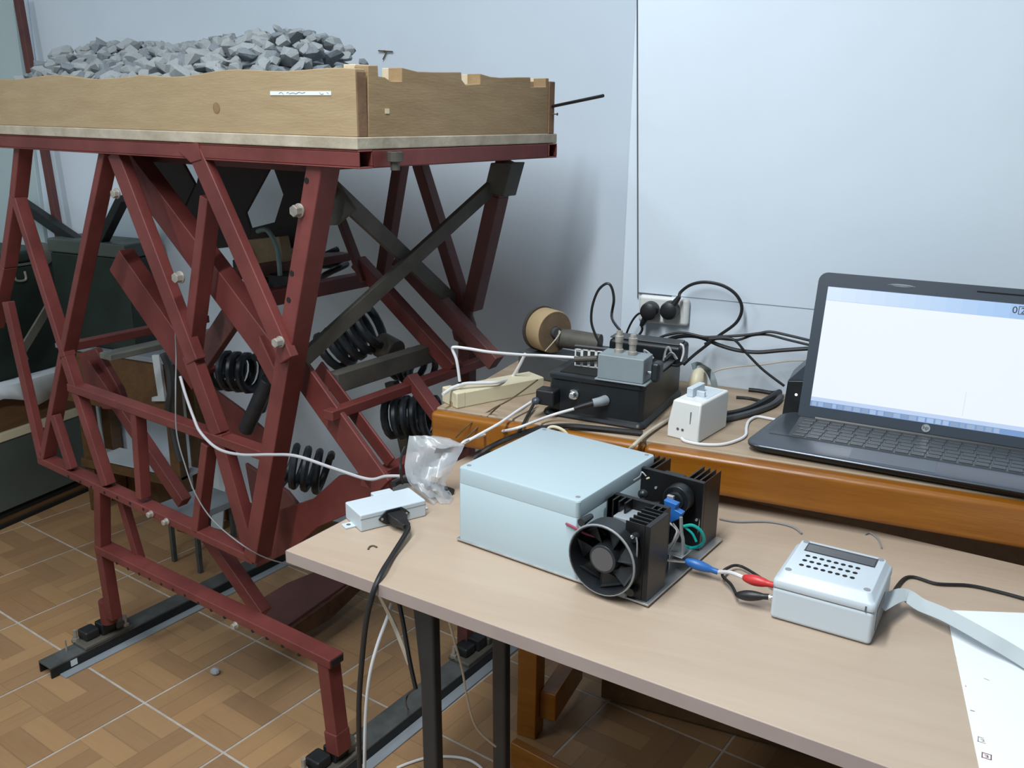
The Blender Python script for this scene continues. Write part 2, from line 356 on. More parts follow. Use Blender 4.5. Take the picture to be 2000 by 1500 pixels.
# front truss
bar('post', [(32, 285), (22, 385), (3, 520), (-22, 640)], V0, .022, .034)
bar('brace', [(24, 388), (122, 698)], V0-.001, .020, .03)
bar('post', [(198, 296), (118, 690), (80, 893)], V0, .019, .036)
bar('brace', [(8, 590), (78, 900)], V0, .027, .02, 'red')
bar('brace', [(218, 298), (374, 708)], V0-.002, .038, .024)
bar('brace', [(372, 282), (557, 705)], V0-.016, .038, .02)
bar('strut', [(397, 385), (362, 688)], V0+.005, .024, .036)
bar('corner_post', [(614, 318), (486, 1094)], V0-.004, .036, .045)
bar('lower_beam', [(72, 899), (492, 1096)], V0, .019, .036)
bar('mid_rail', [(130, 757), (512, 892)], V0-.002, .020, .032)
bar('upright', [(258, 800), (270, 975)], V0, .021, .028)
bar('upright', [(398, 868), (378, 1040)], V0, .021, .03)
bar('brace', [(120, 694), (203, 950)], V0, .026, .026)
bar('brace', [(100, 812), (134, 918)], V0, .024, .02)
bar('brace', [(364, 695), (420, 850), (482, 1070)], V0, .036, .026)
# gusset where the wide brace crosses the platform rail
MB().prism([onv(*q, V0-.018) for q in ((350, 280), (386, 280), (392, 312), (372, 318), (350, 296))], RV*.006).build('gusset_plate', 'red', rig, bevel=.001)
# base frame
bar('base_bar', [(184, 1073), (644, 1300)], V0-.002, .021, .04)
bar('base_leg', [(188, 958), (190, 1072), (213, 1212)], V0, .026, .03)
bar('base_leg', [(628, 1290), (650, 1468)], V0, .032, .036)
bar('upright', [(228, 965), (266, 1095)], V0+.03, .022, .02)
MB().cyl(onv(208, 1172, V0+.015), onv(214, 1214, V0+.015), .020, .020, 18).build('foot_socket', 'red', rig)
MB().beam(onv(645, 1432, V0), onv(650, 1474, V0), .036, .040, RV, .018).build('foot_socket', 'red', rig, bevel=.003)
# holes drilled through front faces
def holes(pts, v, r=.0042):
    for q in pts:
        p = onv(*q, v); MB().cyl(p-RV*.0006, p+RV*.004, r, r, 10).build('bolt_hole', 'hole', rig, smooth=0)
holes([(599, 353), (570, 534), (564, 586)], V0-.004, .0055)
holes([(228, 1100), (250, 1111), (272, 1121), (292, 1131), (315, 1141), (338, 1152), (361, 1163), (387, 1178), (412, 1192), (438, 1206), (493, 1233), (521, 1247), (551, 1262), (583, 1279)], V0-.002, .0038)
holes([(134, 931), (157, 941), (178, 951), (204, 962), (229, 972), (254, 983), (280, 995)], V0, .0038)
def bolt(q, v, r=.0105, L=.016, m='zinc'):
    p = onv(*q, v); MB().cyl(p-RV*L, p, r, r, 6).cyl(p-RV*.004, p, r*1.18, r*1.18, 18).build('bolt', m, rig, bevel=.001)
for q in ((586, 411), (354, 541)): bolt(q, V0-.004)
bolt((549, 667), V0-.018, .009); bolt((230, 378), V0-.002, .009, .012)
for q in ((297, 1003), (327, 1018), (462, 1220)): bolt(q, V0, .007, .012)
for q in ((580, 325), (772, 333), (182, 298), (346, 305), (53, 288)):
    p = onv(q[0], q[1], V0+.05); MB().cyl(p, p+RZ*.03, .008, .008, 6).cyl(p+RZ*.014, p+RZ*.03, .013, .013, 12).build('bolt', 'olive', rig, bevel=.001)
# scissor arms between the two trusses
bar('scissor_arm', [(243, 318), (556, 738)], 1.16, .060, .04, 'red')
bar('scissor_arm', [(580, 722), (745, 955)], 1.16, .056, .012, 'red')
bar('scissor_arm', [(620, 715), (762, 905)], 1.21, .030, .006, 'red')
bar('scissor_arm', [(222, 508), (385, 745)], 1.24, .072, .04, 'red')
bar('scissor_arm', [(690, 512), (880, 722)], 1.50, .032, .03, 'red')
bar('scissor_arm', [(770, 505), (962, 712)], 1.56, .036, .03, 'reddk')
bar('scissor_arm', [(168, 712), (352, 985)], 1.34, .036, .03, 'red')
bar('scissor_arm', [(452, 610), (372, 730)], 1.2, .050, .02, 'reddk')
MB().prism([onv(*q, 1.15) for q in ((505, 655), (545, 742), (528, 752), (500, 700))], RV*.02).build('arm_end_plate', 'red', rig, bevel=.003)
MB().prism([onv(*q, 1.36) for q in ((152, 690), (185, 680), (232, 760), (245, 800), (200, 800), (165, 745))], RV*.02).build('arm_end_plate', 'red', rig, bevel=.004)
# cross beams running front to back
vbar('cross_beam', (640, 812), 1.14, 1.66, .026, .020)
vbar('cross_beam', (650, 748), 1.22, 1.55, .03, .040, 'olive')
vbar('cross_beam', (520, 583), 1.30, 1.68, .03, .034)
vbar('cross_beam', (140, 676), 1.24, 1.66, .03, .022)
vbar('cross_beam', (205, 697), 1.26, 1.62, .05, .016, 'gbar')
vbar('cross_beam', (715, 942), 1.16, 1.5, .03, .026)
vbar('cross_beam', (395, 545), 1.2, 1.62, .05, .02, 'reddk')
MB().beam(onv(800, 735, 1.38), onv(905, 880, 1.38), .022, .03, RV).build('brace', 'red', rig, bevel=.002)
MB().beam(onv(765, 745, 1.5), onv(800, 900, 1.5), .03, .02, RV).build('brace', 'olive', rig, bevel=.002)
# red base plates
MB().prism([onv(*q, 1.2) for q in ((520, 1005), (610, 975), (660, 930), (755, 925), (760, 960), (690, 1000), (620, 1030), (570, 1075), (500, 1110), (505, 1060))], RV*.012).build('base_plate', 'red', rig, bevel=.002)
zb = .085; bp_ = [at_z(*q, zb) for q in ((474, 1198), (520, 1222), (560, 1229), (640, 1172), (708, 1124), (650, 1108), (560, 1145))]
MB().prism(bp_, RZ*.010).build('base_plate', 'reddk', rig, bevel=.002)
MB().prism([bp_[2], bp_[3], bp_[4], bp_[4]-RZ*.03, bp_[3]-RZ*.055, bp_[2]-RZ*.035], RU*.008).build('base_flange', 'rust', rig, bevel=.001)
pe = onv(642.5, 1299, V0-.002)+RV*.02; MB().fbox(Frame(pe, -10.3), .0, .004, -.016, .016, -.007, .007).build('tube_end', 'hole', rig, smooth=0)
bar('scissor_arm', [(398, 1050), (505, 1205)], 1.16, .034, .03, 'red')
MB().prism([onv(*q, 1.40) for q in ((390, 742), (470, 800), (525, 850), (505, 890), (430, 868))], RV*.01).build('web_plate', 'red', rig, bevel=.002)
MB().prism([onv(*q, 1.34) for q in ((478, 905), (560, 960), (600, 1010), (540, 1050), (500, 1030))], RV*.01).build('web_plate', 'reddk', rig, bevel=.002)
# side diagonals on the right of the frame
def diag(name, a, va, b, vb, w, d, m):
    MB().beam(onv(*a, va), onv(*b, vb), w, d, RU).build(name, m, rig, bevel=.002)
diag('diagonal_brace', (972, 355), 1.63, (592, 702), 1.15, .032, .012, 'olive')
diag('diagonal_brace', (632, 352), 1.15, (890, 594), 1.63, .034, .010, 'olive')
diag('diagonal_brace', (655, 400), 1.5, (712, 550), 1.5, .024, .012, 'reddk')
MB().prism([onv(*q, 1.17) for q in ((622, 345), (650, 350), (690, 410), (655, 440), (630, 440))], RV*.01).build('gusset_plate', 'olive', rig, bevel=.001)
bar('corner_post', [(980, 315), (962, 382), (912, 605)], 1.62, .034, .04, 'reddk')
bar('rear_post', [(775, 320), (737, 560)], 1.62, .028, .03, 'reddk')
bar('rear_brace', [(812, 320), (898, 596)], 1.62, .027, .03, 'reddk')
MB().prism([onv(*q, 1.6) for q in ((958, 318), (1000, 318), (982, 385), (945, 372))], RV*.05).build('gusset_plate', 'olive', rig, bevel=.002)
MB().revolve(onv(908, 590, 1.64), onv(908, 668, 1.64)-onv(908, 590, 1.64), [(.016, 0), (.022, .012), (.019, .03), (.026, .05), (.030, .07), (.026, .088), (.012, .098)], 20).build('pivot_boss', 'reddk', rig)
bar('rear_leg', [(905, 670), (902, 1268)], 1.60, .032, .03, 'reddk')
# rear truss on the left, seen against the wall
bar('rear_brace', [(38, 400), (182, 500)], 1.60, .034, .03, 'blk')
bar('rear_brace', [(232, 388), (182, 490)], 1.60, .028, .03, 'blk')
bar('rear_brace', [(180, 480), (215, 700)], 1.60, .03, .03, 'blk')
# dark webs hanging under the platform, one with a window in it
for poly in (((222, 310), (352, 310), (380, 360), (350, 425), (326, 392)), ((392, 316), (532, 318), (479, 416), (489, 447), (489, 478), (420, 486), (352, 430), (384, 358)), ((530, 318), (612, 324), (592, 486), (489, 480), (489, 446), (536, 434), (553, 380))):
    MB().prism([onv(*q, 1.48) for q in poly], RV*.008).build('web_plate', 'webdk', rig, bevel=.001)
MB().fbox(RF, UL+.4, UR-.25, 1.2, 1.62, ZP0-.02, ZP0-.008).build('deck_plate', 'reddk', rig, bevel=.002)
MB().prism([onv(*q, 1.42) for q in ((468, 470), (545, 462), (560, 540), (480, 552))], RV*.03).build('wooden_block', 'pine_shaded', rig, bevel=.002)
vbar('wooden_slat', (470, 497), 1.40, 1.62, .045, .018, 'pine_shaded')
vbar('wooden_slat', (470, 538), 1.36, 1.58, .06, .014, 'pine_shaded')
vbar('steel_strip', (462, 516), 1.39, 1.62, .03, .018, 'blk')
MB().fbox(Frame(onv(495, 555, 1.36), -10.3), .05, .12, .0, .05, -.02, .03).build('sensor_block', 'blk', rig, bevel=.003)
MB().fbox(Frame(onv(500, 555, 1.36), -10.3), -.03, .06, 0, .05, -.008, .008).build('sensor_strip', 'blk', rig, bevel=.002)
MB().tube([onv(503, 452, 1.36), onv(522, 450, 1.36), onv(540, 480, 1.36), onv(545, 512, 1.36), onv(547, 538, 1.36)], .0055, 10).build('hose', 'tealhose', rig)
def spring(a, va, b, vb, R, r, turns):
    p = onv(*a, va); q = onv(*b, vb); ax = nrm(q-p); L = np.linalg.norm(q-p); t = nrm(np.cross(ax, RV)); s = np.cross(ax, t); n = int(turns*14)
    pts = [p+ax*L*i/n+(t*math.cos(2*math.pi*i/14)+s*math.sin(2*math.pi*i/14))*R for i in range(n+1)]
    MB().tube(pts, r, 8, 1).build('coil_spring', 'spring', rig)
spring((405, 720), 1.30, (500, 730), 1.34, .040, .0095, 5)
spring((640, 690), 1.42, (735, 635), 1.48, .044, .010, 5)
spring((775, 705), 1.55, (835, 730), 1.55, .036, .008, 3)
spring((760, 815), 1.44, (850, 815), 1.48, .042, .009, 5)
spring((550, 905), 1.26, (640, 925), 1.32, .044, .0085, 4)
spring((640, 495), 1.62, (660, 560), 1.62, .038, .008, 2)
for a, b, v in (((480, 840), (525, 740), 1.30), ((505, 800), (530, 700), 1.33)):
    MB().cyl(onv(*a, v), onv(*b, v), .018, .018, 14).build('damper', 'spring', rig, bevel=.003)
MB().cyl(onv(742, 672, 1.5), onv(775, 690, 1.5), .030, .03, 18).build('damper', 'olive', rig, bevel=.004)

# floor rails with clamps
def rail(label, u0, u1, v0, v1, claws):
    p = RF((u0+u1)/2, v0, 0); t = thing('floor_rail', label, 'rail', p, 'black floor rails under the test frame')
    MB().fbox(RF, u0, u1, v0, v1, .026, .031).build('rail_top', 'duststeel', t, bevel=.001)  # paler than the sides: dust, plus top light put into the colour
    MB().fbox(RF, u1-.005, u1, v0, v1, 0, .026).fbox(RF, u0, u0+.005, v0, v1, 0, .026).build('channel', 'blk', t, bevel=.001)
    MB().fbox(RF, u1, u1+.026, v0+.02, v1, 0, .004).build('flange', 'sheet', t, bevel=.001)
    for v in claws:
        c = (u0+u1)/2
        MB().fbox(RF, c-.035, c+.03, v-.075, v+.06, .031, .041).build('clamp_plate', 'olive', t, bevel=.003)
        MB().fbox(RF, c-.03, c+.012, v-.06, v-.02, .041, .066).build('clamp_block', 'blk', t, bevel=.006)
        MB().fbox(RF, c-.02, c+.022, v+.02, v+.055, .041, .060).build('clamp_block', 'olive', t, bevel=.004)
        MB().fbox(RF, c-.018, c+.018, v-.018, v+.018, .041, .072).build('foot_seat', 'blk', t, bevel=.003)
        for dx, dy in ((-.02, -.07), (.018, .045)):
            b = RF(c+dx, v+dy, .041); MB().cyl(b, b+RZ*.03, .005, .005, 8).cyl(b, b+RZ*.008, .009, .009, 6).build('clamp_bolt', 'zinc', t)
    return t
r1 = rail('black steel floor rail with clamp, under the left foot of the red frame', -2.05, -1.995, .955, 1.74, (1.12,))
MB().fbox(RF, -2.0, -1.994, 1.005, 1.022, .008, .024).build('label_patch', 'cloth', r1, smooth=0)
MB().cyl(RF(-2.035, 1.02, .031), RF(-2.035, 1.02, .06), .003, .002, 6).build('pin', 'zinc', r1)
r2 = rail('black steel floor rail with clamps, running behind the black desk legs', -1.225, -1.165, 1.02, 1.80, (1.12, 1.62))

# ================================================================ TRAY ON THE PLATFORM
bd = MB().fbox(RF, UL, UR-.001, VF-.002, VB, ZP1+.0006, ZP1+.020)
tag(bd.build('base_board', 'ply', bevel=.002), 'weathered grey baseboard lying under the pine tray on the red frame', 'board')
ZT0, ZT1 = ZP1+.020, 1.402
tr = thing('wooden_tray', 'open pine plank tray with notched right side, heaped with crushed stone', 'tray', uvz(-1.6, 1.38, ZT0))
n = 40; xs = np.linspace(UL, UR-.006, n)
def topz(u):
    return ZT1 + .0035*math.sin(u*9.0) + .003*math.sin(u*23+1) - (.004 if u < -1.6 else 0)
poly = [uvz(u, VF+.004, ZT0) for u in (xs[0], xs[-1])]+[uvz(u, VF+.004, topz(u)) for u in xs[::-1]]
fp = MB().prism(poly, RV*.022).build('front_plank', 'pine', tr, bevel=.0015)
k = onv(423, 211, VF+.004); MB().cyl(k-RV*.0006, k+RV*.002, .0095, .0095, 20).build('knot', 'knot', fp, smooth=0)
lb = [onv(*q, VF+.0036) for q in ((528, 186), (528, 178), (647, 178), (647, 186))]
ls = MB().prism(lb, -RV*.0006).build('paper_strip', 'paper', fp, smooth=0)
for x0, pts in ((545, ((0, 183), (4, 180), (9, 184))), (560, ((0, 182), (3, 180), (6, 183), (12, 181), (18, 183), (24, 180), (30, 182), (36, 180))), (624, ((0, 180), (3, 184), (8, 183))), (638, ((0, 180), (4, 183)))):
    MB().tube([onv(x0+a, b, VF+.0029) for a, b in pts], .0005, 5, 3).build('handwriting', 'inkg', ls)
MB().fbox(RF, UR-.0052, UR-.0032, VF+.005, VF+.025, ZT0+.001, ZT1-.003).build('end_grain', 'pine_end', fp, smooth=0)
sp = [(719, 128), (738, 128), (739, 149), (752, 151), (764, 159), (785, 159), (785, 132), (816, 140), (848, 141), (901, 141), (902, 156), (910, 166), (938, 164), (938, 144), (958, 150), (979, 152), (1010, 151), (1036, 151), (1037, 170), (1066, 170), (1066, 153), (1072, 153)]
uo = UR-.003
prof = [onu(x, y, uo) for x, y in sp]
sb = [uvz(uo, VF+.027, ZT0)]+[uvz(uo, max(Vv(p), VF+.027), p[2]) for p in prof]+[uvz(uo, Vv(prof[-1]), ZT0)]
sdp = MB().prism(sb, -RU*.03).build('side_plank', 'pine_shaded', tr, bevel=.001)
for a, b, c, d in ((767, 785, 134, 158), (921, 937, 146, 163), (1050, 1066, 154, 169), (692, 718, 127, 137)):
    p = onu(a, d, uo-.034); q = onu(b, c, uo-.034)
    MB().fbox(RF, uo-.058, uo-.032, Vv(p), Vv(q)+.004, min(p[2], q[2])-.02, max(p[2], q[2])).build('inner_slat', 'cutwood', tr, bevel=.001)
vb = Vv(prof[-1])
MB().fbox(RF, UL, uo+.002, vb+.001, vb+.022, ZT0, ZT1+.002).build('rear_plank', 'pine_end', tr, bevel=.0015)
MB().fbox(RF, UL, UL+.022, VF+.028, vb, ZT0, ZT1).build('side_plank', 'pine_shaded', tr, bevel=.0015)
m_ = onu(756, 217, uo); MB().fbox(RF, uo-.001, uo+.0008, Vv(m_)-.005, Vv(m_)+.005, m_[2]-.004, m_[2]+.004).build('paint_mark', 'cutwood', tr, smooth=0)
# rod and nail at the rear corner
ra = uvz(uo+.0025, vb+.012, onu(1085, 208, uo)[2]); rbp = at_y(1178, 187, 1.70)
tag(MB().tube([ra-(rbp-ra)*.0, rbp], .0032, 8, 1).build('metal_rod', 'blk'), 'thin dark metal rod sticking out of the tray rear corner', 'rod')
na = uvz(uo+.0025, vb+.012, onu(1087, 223, uo)[2]); tag(MB().cyl(na, na+RU*.012, .0015, .001, 6).cyl(na+RU*.012, na+RU*.013, .003, .003, 8).build('nail', 'wire'), 'small nail poking out of the tray end just below the metal rod', 'nail')

# heap of crushed stone
sil = [(40, 148), (75, 138), (120, 108), (190, 66), (240, 74), (285, 74), (330, 80), (365, 72), (420, 80), (455, 70), (490, 58), (520, 60), (560, 46), (600, 52), (640, 72), (668, 92), (688, 128), (720, 150)]
sil = [(U(onv(x, y, 1.40)), onv(x, y, 1.40)[2]) for x, y in sil]
su, sz = np.array([q[0] for q in sil]), np.array([q[1] for q in sil])-.018
def heap(u, v):
    rz = np.interp(u, su, sz); t = (v-1.40)/(.27 if v < 1.4 else .24)
    e = max(0, 1-abs(t)**1.7)
    base = 1.388
    return base+(max(rz, base-.03)-base)*e
mb = MB(); nu, nv = 40, 16; us = np.linspace(UL+.03, UR-.04, nu); vs_ = np.linspace(VF+.03, vb-.005, nv)
mb.add([uvz(u, v, heap(u, v)-.024) for v in vs_ for u in us]+[uvz(u, v, ZT0+.001) for v in vs_ for u in us],
       [[j*nu+i, j*nu+i+1, (j+1)*nu+i+1, (j+1)*nu+i] for j in range(nv-1) for i in range(nu-1)]+[[nu*nv+j*nu+i, nu*nv+(j+1)*nu+i, nu*nv+(j+1)*nu+i+1, nu*nv+j*nu+i+1] for j in range(nv-1) for i in range(nu-1)]
       + [[i, nu*nv+i, nu*nv+i+1, i+1] for i in range(nu-1)])
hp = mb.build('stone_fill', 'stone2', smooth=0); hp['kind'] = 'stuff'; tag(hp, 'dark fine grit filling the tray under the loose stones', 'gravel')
stone_me = []
for k in range(14):
    bm = bmesh.new(); q = random.Random(100+k)
    sx, sy, sz_ = q.uniform(.8, 1.25), q.uniform(.6, 1.0), q.uniform(.4, .75)
    for i in range(18):
        d = Vector((q.gauss(0, 1), q.gauss(0, 1), q.gauss(0, 1))).normalized()*q.uniform(.85, 1.1); bm.verts.new((d.x*sx, d.y*sy, d.z*sz_))
    r = bmesh.ops.convex_hull(bm, input=bm.verts)
    bmesh.ops.delete(bm, geom=[g for g in r['geom_interior'] if isinstance(g, bmesh.types.BMVert)], context='VERTS')
    me = bpy.data.meshes.new('stone'); bm.to_mesh(me); bm.free(); me.materials.append(MT['stone'] if k % 4 else MT['stone2']); stone_me.append(me)
rs = random.Random(5); cnt = 0; placed = []
cand = []
for i in range(40):
    for j in range(9):
        u = UL+.10+(UR-.06-UL-.10)*(i+rs.uniform(.1, .9))/40; v = VF+.045+(1.46-VF-.045)*(j+rs.uniform(.1, .9))/9
        if heap(u, v) > 1.389 and u > -2.16: cand.append((u, v))
rs.shuffle(cand)
for u, v in sorted(cand[:296], key=lambda q: q[1]):
    r = rs.uniform(.014, .024) if rs.random() < .8 else rs.uniform(.022, .030)
    o = bpy.data.objects.new('stone', stone_me[rs.randrange(14)]); COL.objects.link(o)
    o.location = [float(q) for q in uvz(u, v, heap(u, v)-.003+rs.uniform(-.004, .008))]; o.scale = (r, r, r)
    o.rotation_euler = (rs.uniform(-.7, .7), rs.uniform(-.7, .7), rs.uniform(0, 6.28)); cnt += 1
    tag(o, 'broken grey stone in the heap filling the wooden tray', 'stone', 'crushed stones heaped in the tray')

# pole behind the frame, hook on the wall
pb = at_y(118, 470, 2.15); pt = at_y(34, -12, 2.15)
pq = pb+(pb-pt)/(pt[2]-pb[2])*pb[2]
tag(MB().beam(np.array([pq[0], 2.15, 0]), np.array([pt[0], 2.15, pt[2]]), .022, .022, np.array([0, 1., 0])).build('steel_pole', 'reddk', bevel=.002), 'dark red steel pole standing behind the left end of the frame', 'pole')
hw = [(739, 99), (752, 100), (767, 101)], [(755, 101), (748, 116)]
mb = MB()
for l in hw: mb.tube([at_y(x, y, WB-.006) for x, y in l], .0018, 6, 3)
hb = at_y(752, 100, WB); mb.cyl(hb, hb-np.array([0, .008, 0]), .0025, .002, 8)
tag(mb.build('wall_hook', 'wire'), 'small bent wire hook on the wall above the tray notches', 'hook')

# ================================================================ DESK (in front) AND BENCH (behind)
DO = at_z(557, 1075, DZ); DK = Frame(DO, -8.39)
desk = thing('desk', 'pale beech laminate desk with mauve edge band and black legs, in the foreground', 'desk', (DO[0], DO[1], 0))
DK.o = np.array([DO[0], DO[1], 0])
MB().fbox(DK, .0012, 1.75, .0012, .56, DZ-.019, DZ).build('tabletop', 'desk', desk, bevel=.0008)
MB().fbox(DK, 0, 1.75, 0, .0012, DZ-.019, DZ-.0004).fbox(DK, 0, .0012, 0, .56, DZ-.019, DZ-.0004).build('edge_band', 'band', desk, smooth=0)
def leg(x0, y0, x1, y1):
    MB().beam(DK(x0, y0, DZ-.019), DK(x1, y1, 0), .026, .020, DK.y).build('leg', 'legblk', desk, bevel=.005)
leg(.226, .05, .236, .05); leg(.226, .235, .236, .235); leg(1.60, .05, 1.60, .05); leg(1.60, .235, 1.60, .235)
MB().fbox(DK, .214, .238, .062, .50, DZ-.045, DZ-.019).build('leg_bracket', 'legblk', desk, bevel=.002)
MB().prism([DK(.200, .043, DZ-.02), DK(.240, .043, DZ-.02), DK(.239, .043, DZ-.10), DK(.218, .043, DZ-.20)], DK.y*.010).build('leg_gusset', 'legblk', desk, bevel=.002)
# bench: thick plank top with rounded orange front, on an orange wooden frame
BL = at_z(858, 792, BZ)[0]; BY = 1.40
bench = thing('workbench', 'old wooden workbench with worn top and thick orange varnished front, against the wall', 'bench', (BL, BY+.2, 0))
BF = Frame((BL, BY, 0), 0)
MB().fbox(BF, 0, 3.0, .02, WP-BY, BZ-.055, BZ).build('bench_top', 'bench_t', bench, bevel=.003)
xj = at_z(1252, 876, BZ)[0]-BL
MB().fbox(BF, 0, xj-.001, -.005, .02, BZ-.062, BZ-.001).build('front_rail', 'bench_f', bench, bevel=.009, seg=4)
MB().fbox(BF, xj+.001, 3.0, -.012, .02, BZ-.066, BZ-.0005).build('front_rail', 'bench_f', bench, bevel=.009, seg=4)
lg = at_z(1026, 1440, 0); LG = Frame((lg[0], lg[1], 0), 0)
for X0 in (lg[0]-.022, 1.9):
    F = Frame((X0, lg[1], 0), 0)
    MB().fbox(F, 0, .046, 0, .05, 0, BZ-.055).build('leg', 'bench_f', bench, bevel=.003)
    MB().fbox(F, .046, .085, .02, .20, .045, .115).build('foot_rail', 'bench_f', bench, bevel=.003)
MB().fbox(Frame((lg[0]+.03, lg[1], 0), 0), .016, 1.9, .0, .022, .66, BZ-.055).build('apron', 'bench_f', bench, bevel=.003)
MB().fbox(WORLD, at_y(1176, 1340, 1.79)[0], 2.2, 1.784, 1.80, .01, BZ-.056).build('back_panel', 'brown', bench, bevel=.002)
bx = at_z(1008, 1440, .06); BX = Frame((bx[0], bx[1], 0), -14)
tag(MB().fbox(BX, 0, .5, -.02, .0, .0, .06).build('plank', 'bench_f', bevel=.003), 'orange board standing on its edge on the floor below the workbench', 'board')

# small metal eyelet on the desk
ek = at_z(728, 1069, DZ)
tag(MB().tube([at_z(x, y, DZ+.001) for x, y in ((719, 1073), (722, 1068), (729, 1066), (736, 1069))], .0014, 8, 5).build('wire_clip', 'wire'), 'tiny curved wire clip lying on the desk near its left corner', 'clip')

# ---------------------------------------------------------------- small white mains box with plug
SO = at_z(705, 1040, DZ); SB = Frame(SO, 57)
sbx = thing('junction_box', 'small white plastic mains box with mounting ears at the desk left end', 'electrical box', SB(.055, .03, 0))
d_ = SB.inv(at_z(691, 974, DZ+.0285)); sd_ = max(.03, min(.06, d_[1]))
MB().fbox(SB, 0, .113, 0, sd_, 0, .0285).build('body', 'abs', sbx, bevel=.0025)
MB().fbox(SB, .0005, .1125, -.0003, sd_-.0005, .0205, .021).build('lid_seam', 'gap', sbx, smooth=0)
for x0, x1, yc in ((-.016, .001, sd_/2), (.112, .128, sd_/2)):
    e = MB().fbox(SB, x0, x1, yc-.009, yc+.009, 0, .003).build('mounting_ear', 'abs', sbx, bevel=.001)
    c = SB((x0+x1)/2, yc, .003); MB().cyl(c-RZ*.001, c+RZ*.0003, .0035, .0035, 12).build('screw_hole', 'gap', e, smooth=0)
MB().fbox(SB, .05, .085, sd_-.001, sd_+.014, .012, .0285).build('cable_cover', 'abs', sbx, bevel=.002)
px0 = SB.inv(on(770, 1014, SB(0, -.001, 0), SB.y))[0]
fl = [(px0-.027, .0145), (px0-.02, .0215), (px0-.013, .027), (px0+.013, .027), (px0+.02, .0215), (px0+.027, .0145), (px0+.02, .0075), (px0+.013, .003), (px0-.013, .003), (px0-.02, .0075)]
inl = MB().prism([SB(x, -.0022, z) for x, z in fl], SB.y*.0025).build('inlet_flange', 'case', sbx, bevel=.0006)
for s_ in (-1, 1):
    c = SB(px0+s_*.021, -.0022, .0145); MB().cyl(c-SB.y*.0006, c+SB.y*.001, .0022, .0022, 10).build('flange_screw', 'zinc', inl, smooth=0)
cord = thing('mains_cable', 'black mains cable plugged into the small mains box, hanging over the desk edge', 'cable', SB(px0, -.03, 0))
MB().loft([[SB(px0+x*k, y, .0145+z*k) for x, z in ((-.0125, -.004), (-.0085, -.009), (.0085, -.009), (.0125, -.004), (.0125, .009), (-.0125, .009))] for y, k in ((-.002, 1), (-.022, 1.0), (-.027, .8), (-.035, .62), (-.046, .5))]).build('plug', 'rubber', cord, bevel=.002)
pth = [SB(px0, -.042, .0145), SB(px0-.004, -.056, .014), at_z(768, 1082, DZ+.006), at_z(745, 1120, DZ+.007), on(728, 1160, DK(0, -.008, 0), DK.y), on(715, 1215, DK(0, -.012, 0), DK.y), on(706, 1300, DK(0, -.012, 0), DK.y), on(701, 1380, DK(0, -.008, 0), DK.y), on(702, 1480, DK(0, .0, 0), DK.y), on(705, 1600, DK(0, .0, 0), DK.y)]
MB().tube(pth, .0040, 10, 8).build('cable', 'rubber', cord)

# ---------------------------------------------------------------- other cords below the desk edge
def cable(name, label, pts, r, m, cat='cable', **k):
    return tag(MB().tube(pts, r, k.pop('seg', 8), k.pop('smooth', 8), **k).build(name, m), label, cat)
D_ = lambda x, y, q: on(x, y, DK(0, q, 0), DK.y)
cable('cable', 'white round cable hanging beside the black power cord at the desk left end', [D_(765, 1178, .06), D_(757, 1205, .05), D_(737, 1260, .03), D_(722, 1320, .02), D_(714, 1400, .02), D_(712, 1500, .02), D_(711, 1580, .02)], .0026, 'whitec')
cable('flat_cable', 'beige flat cable hanging from under the desk, crossing the white cable', [D_(733, 1148, .004), D_(745, 1170, .03), D_(765, 1210, .05), D_(785, 1258, .05), D_(800, 1298, .055)], 0, 'beigec', flat=(.008, .0022), up=DK.y)
cable('cable', 'black cable running down close to the front black desk leg', [D_(777, 1165, .05), D_(788, 1220, .05), D_(800, 1290, .05), D_(812, 1345, .05)], .0033, 'rubber')
cable('cable', 'thin black wire curling from the front desk leg to the floor duct', [D_(812, 1345, .05), D_(797, 1357, .10), D_(793, 1372, .14), at_z(797, 1384, .014), at_z(806, 1390, .013)], .0012, 'rubber')
cable('cable', 'thin pale cord dangling between the two black desk legs', [D_(877, 1213, .02), D_(887, 1250, .05), D_(903, 1310, .10), D_(912, 1360, .12), D_(930, 1420, .16), D_(968, 1458, .2)], .0018, 'beigec')
cable('cable', 'white cable curving on the floor around the front desk leg', [at_z(x, y, .004) for x, y in ((775, 1500), (800, 1490), (835, 1480), (880, 1478), (915, 1484), (940, 1500), (950, 1520))], .003, 'whitec')
cable('cable', 'pair of thin white wires hanging under the workbench beside its wooden leg', [at_y(1054, 1280, 1.70), at_y(1058, 1330, 1.72), at_y(1063, 1388, 1.74)], .0028, 'whitec')
tag(MB().ball(at_z(420, 1311, .008), .013, .011, .009, 9, 6).build('pebble', 'stone'), 'single grey stone chip lying on the floor tiles in front of the frame', 'stone')

# ---------------------------------------------------------------- power amplifier unit on its aluminium plate
AO = at_z(890, 1060, DZ); AM = Frame(AO, -11.69)
amp = thing('amplifier_unit', 'large pale grey enclosure with black heat sinks and fan on an aluminium plate', 'electronics', AM(.16, .12, 0))
PT = .006
MB().fbox(AM, -.002, .321, .004, .247, .003, PT).build('base_plate', 'alu', amp, bevel=.0006)
for x, y in ((.02, .02), (.30, .02), (.02, .22), (.30, .22)):
    MB().cyl(AM(x, y, 0), AM(x, y, .003), .006, .006, 12).build('rubber_foot', 'rubber', amp)
def fring(F, x0, x1, y0, y1, z, r=.006, n=5):
    out = []
    for cx_, cy_, a0 in ((x1-r, y1-r, 0), (x0+r, y1-r, 90), (x0+r, y0+r, 180), (x1-r, y0+r, 270)):
        out += [F(cx_+r*math.cos(math.radians(a0+90*k/n)), cy_+r*math.sin(math.radians(a0+90*k/n)), z) for k in range(n+1)]
    return out
